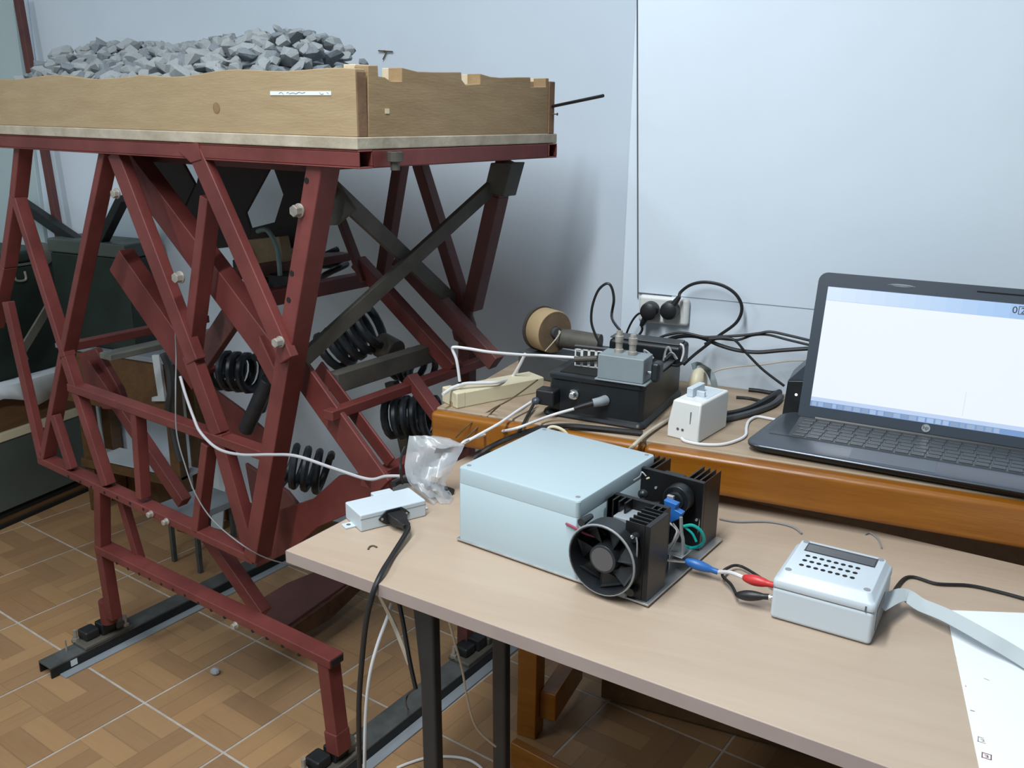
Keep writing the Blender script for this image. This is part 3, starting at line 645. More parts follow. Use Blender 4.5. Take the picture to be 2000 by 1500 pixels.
MB().loft([fring(AM, 0, .209, .0065, .230, PT), fring(AM, 0, .209, .0065, .230, .0955), fring(AM, .0005, .2085, .007, .2295, .0960)]).build('enclosure', 'amp', amp, smooth=50)
lid = MB().loft([fring(AM, .0005, .2085, .007, .2295, .0960), fring(AM, 0, .209, .0065, .230, .0965), fring(AM, 0, .209, .0065, .230, .1185), fring(AM, .0008, .2082, .0073, .2292, .1203), fring(AM, .0025, .2065, .009, .2275, .121)]).build('lid', 'amp', amp, smooth=24)
for x, y in ((.010, .020), (.199, .020), (.010, .220), (.199, .220)):
    c = AM(x, y, .121); MB().cyl(c-RZ*.002, c+RZ*.0003, .0036, .0036, 14).build('lid_screw', 'grayc', lid, smooth=0)
def heatsink(F, w, h, d, nf=6, gap0=None, gap1=None):
    """back plate in x-z, fins pointing along -y, closed by nothing; F origin at lower front corner"""
    t = MB().fbox(F, 0, w, d-.008, d, 0, h).build('heat_sink', 'heat', amp, bevel=.001)
    step = w/(nf-1)
    for i in range(nf):
        x = i*step
        if gap0 and gap0 < x < gap1: continue
        MB().fbox(F, max(0, x-.0014), min(w, x+.0014), 0, d-.008, 0, h).build('fin', 'heat', t, bevel=.0004)
    return t
# rear heat sink: plate facing front, fins to the back
R2 = Frame(AM(.310, .247, PT), -11.69+180)
h2 = heatsink(R2, .112, .108, .062, 13, .036, .075)
MB().fbox(R2, .0375, .0735, .036, .053, 0, .104).build('heat_core', 'heat', h2, bevel=.004)
# front heat sink: two fin blocks with the fan between and in front
H1 = Frame(AM(.280, .062, PT), -11.69-90)
h1 = heatsink(H1, .054, .108, .036, 6)
H0 = Frame(AM(.214, .075, PT), -11.69)
h0 = heatsink(H0, .085, .098, .028, 10, .030, .06)
MB().fbox(AM, .232, .262, .060, .098, PT, .088).build('transformer_core', 'sheet', amp, bevel=.002)
# fan: round frame facing the front edge of the desk
fc = AM(.2575, -.014, PT+.0515); fy = AM.y
fan = MB().revolve(fc, fy, [(.0470, 0), (.0495, 0), (.0505, .002), (.0495, .005), (.0485, .034), (.0465, .034)], 40, closed=True).build('fan_frame', 'fan', amp)
MB().revolve(fc, fy, [(.0486, -.0005), (.0497, -.0005), (.0508, .0012), (.0500, .0016), (.0486, .0003)], 40, closed=True).build('fan_rim', 'grayc', fan)
MB().cyl(fc+fy*.004, fc+fy*.030, .0200, .0200, 28).build('fan_hub', 'fan', fan, bevel=.0015)
MB().cyl(fc+fy*.0035, fc+fy*.0042, .0165, .0165, 28).build('hub_label', 'fanhub', fan, smooth=0)
X_, Z_ = AM.x, RZ
for k in range(7):
    a = 2*math.pi*k/7; b = a+.75; c0 = fc+fy*.010; c1 = fc+fy*.026
    P1 = [c0+(X_*math.cos(a)+Z_*math.sin(a))*.0195, c0+(X_*math.cos(a+.1)+Z_*math.sin(a+.1))*.0455, c1+(X_*math.cos(b+.1)+Z_*math.sin(b+.1))*.0455, c1+(X_*math.cos(b)+Z_*math.sin(b))*.0195]
    MB().prism(P1, fy*.0012).build('fan_blade', 'fan', fan)
MB().revolve(fc+fy*.032, fy, [(.0, 0), (.0464, 0), (.0464, .002), (0, .002)], 32).build('fan_backing', 'heat', fan)
for sx in (-1, 1):
    for sz in (-1, 1):
        c = fc+X_*.039*sx+Z_*.039*sz
        MB().cyl(c+fy*.012, c+fy*.038, .006, .004, 10).build('fan_lug', 'fan', fan)
sc = fc+X_*.039+Z_*.042; MB().ball(sc+fy*.010, .003, seg=8, ring=6).build('fan_screw', 'chrome', fan)
MB().tube([sc+fy*.012+X_*.005, sc+fy*.012+X_*.007-Z_*.012, sc+fy*.012+X_*.007-Z_*.05], .0011, 6, 4).build('screw_wire', 'grayc', fan)
bk = AM(.288, -.0, PT); MB().fbox(Frame(bk, -11.69), -.012, .002, -.002, .006, 0, .009).build('clamp', 'sheet', amp, bevel=.002)
MB().fbox(AM, .214, .226, .0, .008, PT, PT+.006).build('clamp', 'cloth', amp, bevel=.002)
# circuit parts between the two heat sinks
MB().fbox(AM, .262, .268, .10, .178, PT+.001, .05).build('circuit_board', 'blk', amp, bevel=.001)
def AP(px, py, y): return on(px, py, AM(0, y, 0), AM.y)
c = AP(1322, 975, .165); MB().cyl(c-fy*.004, c+fy*.016, .021, .021, 26).cyl(c-fy*.008, c-fy*.004, .012, .014, 20).build('transistor_can', 'case', amp, bevel=.003)
MB().fbox(Frame(AP(1308, 975, .150), -11.69), -.004, .006, -.002, .004, -.006, .006).build('tinned_tab', 'silver', amp, bevel=.0008)
MB().ball(AP(1256, 965, .14), .008, .007, .007).build('capacitor', 'case', amp)
MB().cyl(AP(1262, 985, .14), AP(1290, 985, .14), .004, .004, 10).build('resistor', 'blk', amp)
MB().prism([AP(x, y, .128) for x, y in ((1296, 976), (1322, 986), (1318, 996), (1332, 1004), (1326, 1014), (1308, 1022), (1302, 1002), (1297, 992))], fy*.012).build('blue_block', 'blue', amp, bevel=.0012)
for pts, r, m_ in ((((1308, 1022), (1322, 1035), (1318, 1050), (1310, 1068)), .0016, 'whitec'), (((1314, 1022), (1326, 1040), (1320, 1055), (1308, 1075)), .0014, 'silver'), (((1330, 1010), (1331, 1040), (1334, 1056), (1333, 1085)), .0026, 'grayc'), (((1238, 938), (1250, 930), (1254, 922), (1262, 930)), .001, 'silver'), (((1263, 935), (1268, 933)), .0012, 'cutwood')):
    MB().tube([AP(x, y, .118) for x, y in pts], r, 6, 4).build('lead_wire', m_, amp)
MB().tube([AP(x, y, .12+i*.004) for i, (x, y) in enumerate(((1335, 1028), (1352, 1026), (1368, 1036), (1375, 1052), (1370, 1064), (1354, 1070), (1340, 1068), (1332, 1058)))], .0024, 8, 6).build('teal_loop', 'teal', amp)
MB().tube([AP(x, y, .122) for x, y in ((1338, 1030), (1352, 1042), (1360, 1058))], .0018, 8, 6).build('teal_loop', 'teal', amp)
MB().tube([AM(.19, .006, .084), AM(.205, .004, .083), AM(.222, .006, .078), AM(.24, .012, .075)], .0018, 8, 5).build('maroon_lead', 'pinkw', amp)
MB().prism([AM(.225, .012, .092), AM(.245, .012, .086), AM(.25, .012, .080), AM(.228, .012, .078)], fy*.012).build('cable_boot', 'case', amp, bevel=.002)
MB().fbox(AM, .284, .318, .108, .150, PT+.022, PT+.0235).fbox(AM, .284, .2855, .108, .150, PT, PT+.022).fbox(AM, .284, .300, .1065, .108, PT, PT+.0235).build('terminal_bracket', 'alu', amp, bevel=.0006)
tp = AM(.292, .1065, PT+.015); MB().cyl(tp, tp-fy*.006, .003, .003, 10).build('terminal_post', 'chrome', amp)
MB().tube([AM(.306, .19, .10), AM(.3075, .186, .06), AM(.306, .186, .03)], .001, 6, 4).build('cable_tie', 'silver', amp)
for x, z in ((.235, .088), (.292, .083), (.303, .055)):
    c = AM(x, .184, z); MB().cyl(c-fy*.001, c+fy*.001, .002, .002, 8).build('heat_sink_screw', 'silver', amp)

# ---------------------------------------------------------------- grey display box
LO = at_z(1502, 1207, DZ); LB = Frame(LO, -7.2)
lcd = thing('display_box', 'small white instrument box with display window and rows of round holes', 'electronics', LB(.06, .05, 0))
WX, WY, ZB, ZL = .124, .121, .046, .067
MB().fbox(LB, 0, WX, 0, WY, .001, ZB-.0008).build('body', 'abs', lcd, bevel=.005, seg=3)
MB().fbox(LB, .001, WX-.001, .001, WY-.001, ZB-.0012, ZB).build('lid_seam', 'grayc', lcd, smooth=0)
def rr(x0, x1, y0, y1, z, r, n=5):
    out = []
    for cx_, cy_, a0 in ((x1-r, y1-r, 0), (x0+r, y1-r, 90), (x0+r, y0+r, 180), (x1-r, y0+r, 270)):
        out += [LB(cx_+r*math.cos(math.radians(a0+90*k/n)), cy_+r*math.sin(math.radians(a0+90*k/n)), z) for k in range(n+1)]
    return out
lid = MB().loft([rr(0, WX, 0, WY, ZB, .006), rr(-.0006, WX+.0006, -.0006, WY+.0006, ZB+.002, .006), rr(-.0004, WX+.0004, -.0004, WY+.0004, ZB+.009, .006), rr(.0015, WX-.0015, .0015, WY-.0015, ZB+.011, .006), rr(.004, WX-.004, .004, WY-.004, ZB+.0125, .006), rr(.0075, WX-.0075, .0075, WY-.0075, ZL-.0006, .006), rr(.0085, WX-.0085, .0085, WY-.0085, ZL, .006)]).build('lid', 'abs', lcd, smooth=50)
MB().fbox(LB, .0175, .1075, .0795, .1065, ZL-.004, ZL+.0004).build('display_frame', 'case', lid, bevel=.0003)
MB().fbox(LB, .0195, .1055, .0810, .1015, ZL, ZL+.0008).build('display_screen', 'lcd', lid, smooth=0)
for r_ in range(3):
    for c_ in range(8):
        c = LB(.0260+c_*.0090-r_*.0004, .0665-r_*.0150, ZL)
        MB().cyl(c-RZ*.003, c+RZ*.0003, .0031, .0031, 14).build('speaker_hole', 'hole', lid, smooth=0)
for x, y in ((.0140, .0155), (WX-.0140, .0155), (.0140, WY-.0135), (WX-.0140, WY-.0135)):
    c = LB(x, y, ZL); MB().cyl(c-RZ*.002, c+RZ*.0004, .0042, .0042, 16).build('lid_screw', 'grayc', lid, smooth=0)
MB().fbox(LB, WX-.0115, WX-.0095, -.0009, .0, ZB-.0005, ZB+.007).build('latch_slot', 'gap', lid, smooth=0)
MB().fbox(LB, WX-.0002, WX+.0008, .02, .075, .012, .040).build('ribbon_slot', 'grayc', lcd, smooth=0)
for z_, y_ in ((.034, .026), (.022, .014)):
    c = LB(0, y_, z_); MB().cyl(c+LB.x*.002, c-LB.x*.010, .0035, .003, 12).build('terminal', 'chrome', lcd)
# test lead: blue crocodile clip to a red one on the box, and a black one
tl = thing('test_lead', 'test lead with blue and red crocodile clips joining the two boxes', 'cable', AM(.33, .08, 0))
A1 = tp-fy*.004; A2 = at_z(1402, 1117, DZ+.014)
def clip(mb, a, b, r):
    ax = b-a
    return mb.tube([a, a+ax*.2, a+ax*.45, a+ax*.75, b], lambda t: r*(.45+.9*math.sin(min(1, t*1.15)*math.pi)**1*.6+.0) if t < .8 else r*.55, 10, 4)
jaw = at_z(1350, 1098, DZ+.019)
MB().tube([A1, (A1+jaw)/2, jaw], .0022, 6, 3).build('jaw', 'silver', tl)
clip(MB(), at_z(1338, 1095, DZ+.020), A2, .0075).build('clip_sleeve', 'blue', tl, smooth=60)
E1 = LB(-.046, .030, .031); E2 = LB(-.004, .026, .034)
MB().tube([A2, (A2+E1)/2+RZ*.003, E1], .0028, 8, 5).build('wire', 'whitec', tl)
clip(MB(), E1, E2, .0075).build('clip_sleeve', 'red_p', tl, smooth=60)
bl = thing('test_lead', 'black crocodile clip lead looping beside the display box left side', 'cable', LB(-.03, .0, 0))
B1 = LB(-.048, .012, .013); B2 = LB(-.006, .014, .022)
clip(MB(), B1, B2, .0072).build('clip_sleeve', 'rubber', bl, smooth=60)
MB().cyl(B2, B2+LB.x*.003, .004, .004, 10).build('jaw', 'chrome', bl)
MB().tube([B1, at_z(1428, 1142, DZ+.012), at_z(1411, 1124, DZ+.012), at_z(1420, 1110, DZ+.010), at_z(1450, 1107, DZ+.007), LB(-.003, .062, .009), LB(.0, .066, .012)], .0022, 8, 6).build('wire', 'rubber', bl)
cable('cable', 'thin black cable leaving the display box right side along the desk', [LB(WX, .100, .008)]+[at_z(x, y, DZ+.003) for x, y in ((1770, 1128), (1830, 1140), (1890, 1143), (1940, 1153), (2010, 1172), (2080, 1195))], .0024, 'rubber')
rb = [LB(WX-.003, .052, .030)]+[at_z(x, y, DZ+z) for x, y, z in ((1762, 1162, .024), (1800, 1182, .020), (1850, 1203, .022), (1925, 1244, .020), (1990, 1282, .012), (2070, 1335, .006))]
tag(MB().tube(rb, 0, 4, 8, flat=(.020, .0010), up=np.array([0, -.55, .85])).build('ribbon_cable', 'gbox'), 'grey flat ribbon cable from the display box over the paper', 'cable')
bpy.data.objects['ribbon_cable'].data.materials[0] = mat('grey_ribbon', (.42, .47, .49), .5)
cable('cable', 'thin grey cable lying on the desk behind the display box, left part', [at_z(x, y, DZ+.002) for x, y in ((1405, 1013), (1440, 1019), (1500, 1019), (1545, 1028), (1566, 1042))], .0016, 'grayc')
cable('cable', 'thin grey cable lying on the desk under the workbench front', [at_z(x, y, DZ+.002) for x, y in ((1690, 1043), (1700, 1041), (1715, 1053), (1722, 1070))], .0014, 'grayc')

# papers at the right front
pf = [at_z(x, y, DZ+.0004) for x, y in ((1848, 1192), (1912, 1500), (1924, 1552), (2240, 1610), (2200, 1205))]
sheet = thing('paper_sheet', 'printed paper sheet showing small brown marks along its left margin, lower sheet', 'paper', pf[0])
MB().prism(pf, RZ*.0005).build('sheet', 'paper', sheet, smooth=0)
def mark(q, w, h, m, par, z, yaw=0):
    F = Frame(at_z(*q, z), yaw); MB().fbox(F, -w/2, w/2, -h/2, h/2, 0, .0002).build('printed_mark', m, par, smooth=0); return F
zz = DZ+.0009
for q, w, h in (((1873, 1288), .001, .004), ((1883, 1315), .0035, .006), ((1889, 1339), .0035, .007), ((1905, 1390), .010, .0012)):
    mark(q, w, h, 'ink', sheet, zz, -4)
for q, c in (((1919, 1446), 'inkg'), ((1927, 1477), 'red')):
    F = Frame(at_z(*q, zz), -4); mb = MB(); s_ = .0046
    for x0, x1, y0, y1 in ((-s_, s_, -s_, -s_+.001), (-s_, s_, s_-.001, s_), (-s_, -s_+.001, -s_, s_), (s_-.001, s_, -s_, s_), (-.002, .001, .0008, .0018), (-.001, .002, -.002, -.001), (.0005, .0015, -.001, .0015)):
        mb.fbox(F, x0, x1, y0, y1, 0, .0002)
    mb.build('printed_icon', c, sheet, smooth=0)
pt_ = [at_z(x, y, DZ+.0012) for x, y in ((1848, 1192), (1866, 1280), (1880, 1320), (1925, 1452), (1950, 1500), (1968, 1540), (2240, 1600), (2200, 1205))]
p2 = thing('paper_sheet', 'blank white paper sheet on top, under the ribbon cable end', 'paper', pt_[0])
MB().prism(pt_, RZ*.0004).build('sheet', 'paper', p2, smooth=0)
mark((1927, 1327), .006, .0008, 'inkg', p2, DZ+.0017, -20)

# ================================================================ THINGS ON THE WORKBENCH
Y0 = np.array([0, 1., 0]); X0 = np.array([1., 0, 0])
# black instrument case
cl = at_z(1066, 808, BZ); cr = at_z(1252, 839, BZ)
cy = math.degrees(math.atan2(cr[1]-cl[1], cr[0]-cl[0])); CW = float(np.linalg.norm(cr-cl)); CF = Frame(cl, cy)
CD, CH = .24, .080
case = thing('instrument_case', 'black plastic instrument case with sockets on its front, open top full of parts', 'electronics', CF(CW/2, .12, 0))
def ring2(x0, x1, y0, y1, z, r=.012, n=4):
    out = []
    for cx_, cy_, a0 in ((x1-r, y1-r, 0), (x0+r, y1-r, 90), (x0+r, y0+r, 180), (x1-r, y0+r, 270)):
        out += [CF(cx_+r*math.cos(math.radians(a0+90*k/n)), cy_+r*math.sin(math.radians(a0+90*k/n)), z) for k in range(n+1)]
    return out
MB().loft([ring2(-.004, CW+.004, -.006, CD, 0), ring2(-.006, CW+.006, -.008, CD, .004), ring2(-.004, CW+.004, -.006, CD, .009), ring2(.0, CW, 0, CD, .012), ring2(.004, CW, .002, CD, CH-.012), ring2(.001, CW+.003, -.001, CD, CH-.009), ring2(.001, CW+.003, -.001, CD, CH-.002), ring2(.006, CW-.002, .004, CD-.005, CH)]).build('body', 'case', case, smooth=40)
MB().fbox(CF, .02, CW-.012, .014, CD-.06, CH, CH+.0012).build('recess_floor', 'hole', case, smooth=0)
MB().fbox(CF, CW-.010, CW+.002, .07, CD-.05, CH, CH+.004).build('rim', 'rubber2', case, bevel=.0015)
MB().fbox(CF, .05, CW+.012, CD-.058, CD+.004, CH-.012, CH+.030).build('rear_housing', 'case', case, bevel=.008, seg=3)
MB().fbox(CF, .05, CW+.006, CD-.05, CD-.008, CH+.030, CH+.033).build('rear_lid', 'rubber2', case, bevel=.002)
# white perforated panel standing in the open top
gp0 = CF(.030, .058, CH+.002); GF = Frame(gp0, cy+4); gmb = MB(); GWd, GH = .082, .033
cols, rows = 6, 2
for i in range(cols+1): gmb.fbox(GF, i*GWd/cols-.0024*(i > 0), i*GWd/cols+.0024*(i < cols), 0, .002, 0, GH)
for j in range(rows+1): gmb.fbox(GF, 0, GWd, 0, .002, j*GH/rows-.002*(j > 0), j*GH/rows+.002*(j < rows))
gmb.build('perforated_panel', 'white', case, smooth=0)
MB().fbox(GF, -.002, GWd+.03, -.001, .006, GH+.003, GH+.007).build('cross_bar', 'rubber2', case, bevel=.002)
# sockets on the front
def CP(x, y, q=0.): return on(x, y, CF(0, q, 0), CF.y)
p = CP(1076, 772); PF = Frame(CF(CF.inv(p)[0], 0, CF.inv(p)[2]), cy)
MB().fbox(PF, -.018, .018, -.030, .001, -.012, .017).build('mains_plug', 'rubber', case, bevel=.004, seg=2)
MB().ball(PF(-.015, -.033, -.004), .008, .008, .007).build('blue_button', 'lap', case)
p = CP(1121, 770); p = CF(CF.inv(p)[0], .001, CF.inv(p)[2])
MB().revolve(p, -CF.y, [(.0095, 0), (.0095, .003), (.006, .004), (.006, .013), (.0045, .014)], 20).build('coax_socket', 'chrome', case)
p = CP(1182, 782); p = CF(CF.inv(p)[0], .001, CF.inv(p)[2]); b_ = p-CF.y*.02-CF.x*.016-RZ*.002; c_ = b_-CF.x*.030-CF.y*.012-RZ*.012
MB().tube([p, p-CF.y*.012-CF.x*.005, b_], lambda t: .0095-.002*t, 12, 4).build('cable_boot', 'sheet', case, smooth=60)
MB().tube([b_+CF.x*.002, (b_+c_)/2, c_], lambda t: .0062-.002*t, 12, 4).build('cable_sleeve', 'rubber', case, smooth=60)
cable('cable', 'white cable from the black case front boot running down behind the pale enclosure', [c_, at_z(1075, 812, BZ+.012), at_z(1010, 836, BZ+.006), on(960, 846, CF(0, -.06, 0), CF.y), on(912, 860, DK(0, .34, 0), DK.y), on(898, 872, DK(0, .33, 0), DK.y)], .0026, 'whitec')
cable('cable', 'white cable from the case left side running down to the plastic bag', [at_z(1046, 780, BZ+.018), at_z(1010, 803, BZ+.012), at_z(975, 827, BZ+.008), on(930, 852, DK(0, .36, 0), DK.y), on(905, 866, DK(0, .34, 0), DK.y)], .0026, 'whitec')
# grey die-cast box on the front right of the case
gz = CH+.0008; g0 = CF.inv(CP(1166, 740, -.004)); GX = Frame(CF(g0[0], -.005, gz), cy)
gb = thing('die_cast_box', 'small grey metal box with two connectors on top, on the black case', 'electronics', GX(.045, .03, 0))
GW_ = CF.inv(CP(1256, 748, -.004))[0]-g0[0]
MB().fbox(GX, -.004, GW_+.006, -.002, .058, 0, .003).build('flange', 'gbox', gb, bevel=.001)
MB().fbox(GX, 0, GW_, 0, .05, .003, .047).build('body', 'gbox', gb, bevel=.002)
for x, y, h in ((.028, .03, .040), (.055, .025, .036)):
    c = GX(x, y, .047); MB().revolve(c, RZ, [(.008, 0), (.008, .006), (.0062, .007), (.0062, .018), (.0078, .019), (.0078, .030), (.006, .031), (.005, h)], 18).build('coax_connector', 'zinc', gb)
c = GX(GW_, .02, .020); MB().cyl(c, c+CF.x*.016, .0035, .0035, 12).build('shaft', 'chrome', gb)
MB().fbox(Frame(c, cy), .010, .026, -.014, .014, -.013, .022).build('knob', 'case', gb, bevel=.006, seg=3)
cable('cable', 'thin black cable looping up from the connector on the grey metal box', [GX(.028, .03, .087)]+[at_y(x, y, 1.62) for x, y in ((1195, 620), (1199, 585), (1194, 560), (1184, 554), (1168, 568), (1157, 598), (1155, 628), (1162, 652), (1172, 672))], .0026, 'rubber')
# loose clear-sleeved parts in the case
lp = thing('loose_leads', 'tangle of stripped metal leads lying in the open black case', 'leads', at_z(1315, 712, BZ+CH+.004))
for pts, r, m_ in ((((1296, 704), (1300, 686), (1306, 678), (1312, 690)), .0022, 'silver'), (((1330, 706), (1335, 690), (1334, 676), (1328, 672)), .002, 'whitec'), (((1290, 706), (1305, 712), (1322, 714), (1334, 708)), .0026, 'rubber'), (((1262, 694), (1258, 684), (1268, 690), (1276, 700)), .002, 'silver'), (((1300, 700), (1312, 690), (1322, 702)), .003, 'chrome')):
    MB().tube([on(x, y, CF(0, CD-.075, 0), CF.y) for x, y in pts], r, 6, 5).build('lead', m_, lp)
# white transformer with a clip on top
ao = at_z(1302, 852, BZ); AF = Frame(ao, -13.5)
ad = thing('adapter', 'white wedge-shaped plug-in adapter with a grey clip on top, beside the black case', 'adapter', AF(.03, .055, 0))
AW, AD_, AH = .059, .112, .069
def arng(x0, x1, y0, y1, z): return [AF(x0, y0, z), AF(x1, y0, z), AF(x1, y1, z), AF(x0, y1, z)]
MB().loft([arng(0, AW, 0, AD_, 0), arng(0, AW, 0, AD_, .024), arng(.006, AW, .003, AD_, AH-.004), arng(.010, AW-.001, .006, AD_-.002, AH)]).build('body', 'white', ad, bevel=.003, seg=3)
MB().fbox(AF, .019, AW-.006, .035, AD_-.010, AH-.001, AH+.0006).build('top_recess', 'abs', ad, bevel=.0005)
MB().fbox(AF, .018, .030, .028, .075, AH, AH+.016).fbox(AF, .030, .046, .040, .046, AH, AH+.010).build('clip', 'abs', ad, bevel=.0015)
MB().fbox(AF, .041, .0425, .0005, .004, .018, .052).build('seam', 'gap', ad, smooth=0)
for x in (.020, .029):
    c = AF(x, -.0004, .018); MB().cyl(c, c+AF.y*.003, .0026, .0026, 8).build('vent_hole', 'gap', ad, smooth=0)
cable('cable', 'white cable curling from the adapter around to the laptop', [AF(.03, -.003, .004)]+[at_z(x, y, BZ+.003) for x, y in ((1340, 862), (1372, 868), (1410, 868), (1440, 860), (1456, 850), (1458, 835), (1463, 822), (1478, 814), (1500, 817), (1524, 822))], .0027, 'whitec')
cable('flat_cable', 'beige cable dropping from behind the adapter over the bench front edge', [at_z(1312, 815, BZ+.006), at_z(1285, 832, BZ+.006), at_z(1262, 848, BZ+.007), at_z(1240, 868, BZ+.006), on(1228, 880, (0, BY-.016, 0), Y0), on(1222, 895, (0, BY-.017, 0), Y0)], .0036, 'beigec')
# cream trunking bar at the bench left end
tf = at_z(897, 798, BZ); tb = at_z(1046, 768, BZ); ty = math.degrees(math.atan2(tb[1]-tf[1], tb[0]-tf[0])); TF = Frame(tf, ty)
TLn = float(np.linalg.norm(tb-tf))+.02
tk = thing('cable_trunking', 'cream plastic trunking strip lying across the bench left end', 'trunking', TF(.08, .03, 0))
tw = max(.02, TF.inv(at_z(859, 786, BZ))[1])
MB().fbox(TF, .0, TLn, 0, .003, .0, .029).fbox(TF, .0, TLn, tw-.003, tw, .0, .029).fbox(TF, 0, TLn, 0, tw, .0, .003).fbox(TF, .004, TLn, .002, tw-.002, .026, .030).build('channel', 'cream', tk, bevel=.001)
MB().fbox(TF, -.006, .014, -.001, tw+.001, 0, .031).build('end_cap', 'cream', tk, bevel=.003, seg=3)
MB().fbox(TF, -.0065, -.0055, tw*.25, tw*.45, .0, .010).build('end_notch', 'kraft', tk, smooth=0)
tz = BZ+.033
cable('cable', 'white cable lying along the cream trunking and rising to the case', [at_z(865, 770, tz), at_z(885, 757, tz+.004), at_z(910, 749, tz+.008), at_z(945, 748, tz+.006), at_z(975, 746, tz+.004), at_y(998, 738, 1.58), at_y(1012, 718, 1.58), at_y(1026, 691, 1.575)], .0032, 'whitec')
cable('cable', 'white cable looping left from the perforated panel out over the trunking', [GF(.04, -.004, .018), at_y(1070, 695, 1.55), at_y(1020, 693, 1.52), at_y(960, 688, 1.48), at_y(915, 681, 1.46), at_y(888, 678, 1.45), at_y(884, 683, 1.45), at_y(892, 705, 1.45), at_y(898, 745, 1.45)], .0028, 'whitec')
MB_ = MB().tube([GF(.002, -.006, .014), GF(.045, -.004, .020)], .0055, 10, 1)
tag(MB_.build('cable_gland', 'olive'), 'dark grey cable gland in front of the white perforated panel', 'cable gland')
cable('cable', 'thin brown wire drooping from the case left side across the orange bench front, upper one', [at_z(1050, 742, BZ+.034), at_z(1000, 778, BZ+.036), at_z(960, 800, BZ+.004), on(915, 830, (0, BY-.012, 0), Y0), on(890, 855, (0, BY-.014, 0), Y0)], .0014, 'wire')
cable('cable', 'thin brown wire drooping from the case left side across the orange bench front, lower one', [at_z(978, 790, BZ+.036), at_z(960, 806, BZ+.004), on(925, 842, (0, BY-.012, 0), Y0), on(895, 872, (0, BY-.014, 0), Y0)], .0016, 'wire')
cable('cable', 'short black wire dropping off the bench edge in front of the black case', [at_z(1042, 790, BZ+.012), at_z(1030, 812, BZ+.006), at_z(1020, 832, BZ+.004), on(1012, 846, (0, BY-.014, 0), Y0)], .0028, 'rubber')
cable('cable', 'thick black cable lying along the bench front edge behind the pale enclosure', [at_z(1255, 846, BZ+.006), at_z(1180, 838, BZ+.006), at_z(1110, 832, BZ+.006), at_z(1060, 836, BZ+.006), on(1010, 850, (0, BY-.016, 0), Y0), on(960, 872, (0, BY-.03, 0), Y0), on(925, 895, (0, BY-.05, 0), Y0)], .005, 'rubber')
cable('cable', 'cream cable hump showing just above the pale enclosure rear edge', [on(1066, 850, (0, BY-.02, 0), Y0), on(1072, 836, (0, BY-.02, 0), Y0), on(1085, 834, (0, BY-.02, 0), Y0), on(1102, 842, (0, BY-.02, 0), Y0), on(1112, 856, (0, BY-.02, 0), Y0)], .0028, 'cream')
# cardboard roll on a grey box
RY = 1.70
rc = at_y(1084, 649, RY-.01); rax = nrm(np.array([.86, -.50, 0]))
sb_ = thing('reel_stand', 'dark grey box standing under the cardboard roll behind the trunking', 'box', (rc[0]-.02, RY+.01, BZ))
zt = rc[2]-.0475
MB().fbox(Frame((rc[0]-.02, RY+.01, BZ), -12), -.055, .10, -.035, .04, 0, zt-BZ).build('body', 'rubber2', sb_, bevel=.004)
rl = thing('cardboard_roll', 'brown kraft paper roll with a dark side disc, near the wall', 'roll', rc-RZ*.047)
MB().revolve(rc, -rax, [(.012, 0), (.043, 0), (.0445, .003), (.0445, .040), (.043, .043), (.012, .043)], 40, closed=True).build('roll', 'kraft', rl)
MB().revolve(rc+rax*.0006, -rax, [(.0125, 0), (.0425, 0), (.0425, .001), (.0125, .001)], 40, closed=True).build('roll_side', 'kraftd', rl, smooth=0)
MB().cyl(rc-rax*.044, rc-rax*.050, .047, .047, 36).build('end_disc', 'dkbrown', rl, bevel=.001)
MB().cyl(rc-rax*.05, rc+rax*.010, .0115, .0115, 16).build('axle', 'rubber2', rl)
q = [rc+rax*.012+RZ*.004, rc+rax*.014-RZ*.006, rc+rax*.014-RZ*.018]
MB().tube([rc+rax*.012+RZ*.006, rc+rax*.016+RZ*.002, rc+rax*.012-RZ*.010-Y0*.02, rc-rax*.01-RZ*.034-Y0*.035], .0013, 6, 5).tube(q, .001, 6, 4).build('string', 'beigec', rl)
mo = at_y(1092, 660, RY); 
tag(MB().tube([mo, at_y(1125, 664, RY), at_y(1172, 672, RY)], .020, 18, 3).build('motor', 'olive', smooth=40), 'grey cylindrical motor lying right of the cardboard roll', 'motor')

# wall socket with two plugs
so = [at_y(1252, 573, WP), at_y(1346, 636, WP)]; SW = Frame((so[0][0], WP, so[1][2]), 0); sw, sh_ = so[1][0]-so[0][0], so[0][2]-so[1][2]
sk = thing('wall_socket', 'white double wall socket on the partition above the workbench', 'socket', (SW.o[0]+sw/2, WP, SW.o[2]))
MB().fbox(SW, 0, sw, -.016, 0, .0, sh_).build('plate', 'white', sk, bevel=.011, seg=5)
def plug(px, py, label, ang, pts, r):
    c = at_y(px, py, WP-.03); c[1] = WP-.016
    t = thing('plug', label, 'plug', c-Y0*.02)
    MB().revolve(c, -Y0, [(.0165, .001), (.0185, .003), (.0185, .020), (.017, .027), (.010, .031)], 28).build('plug_body', 'rubber', t)
    d = np.array([math.cos(ang), 0, math.sin(ang)]); e = c-Y0*.018
    MB().tube([e+d*.010, e+d*.022, e+d*.036], lambda t_: .0085-.0045*t_, 10, 3).build('strain_relief', 'rubber', t, smooth=60)
    MB().tube([e+d*.034]+[at_y(x, y, Y) for x, y, Y in pts], r, 8, 8).build('cable', 'rubber', t)
plug(1269, 607, 'left black round plug in the white wall socket', math.radians(245), [(1254, 645, 1.775), (1244, 660, 1.77), (1236, 672, 1.76)], .0026)
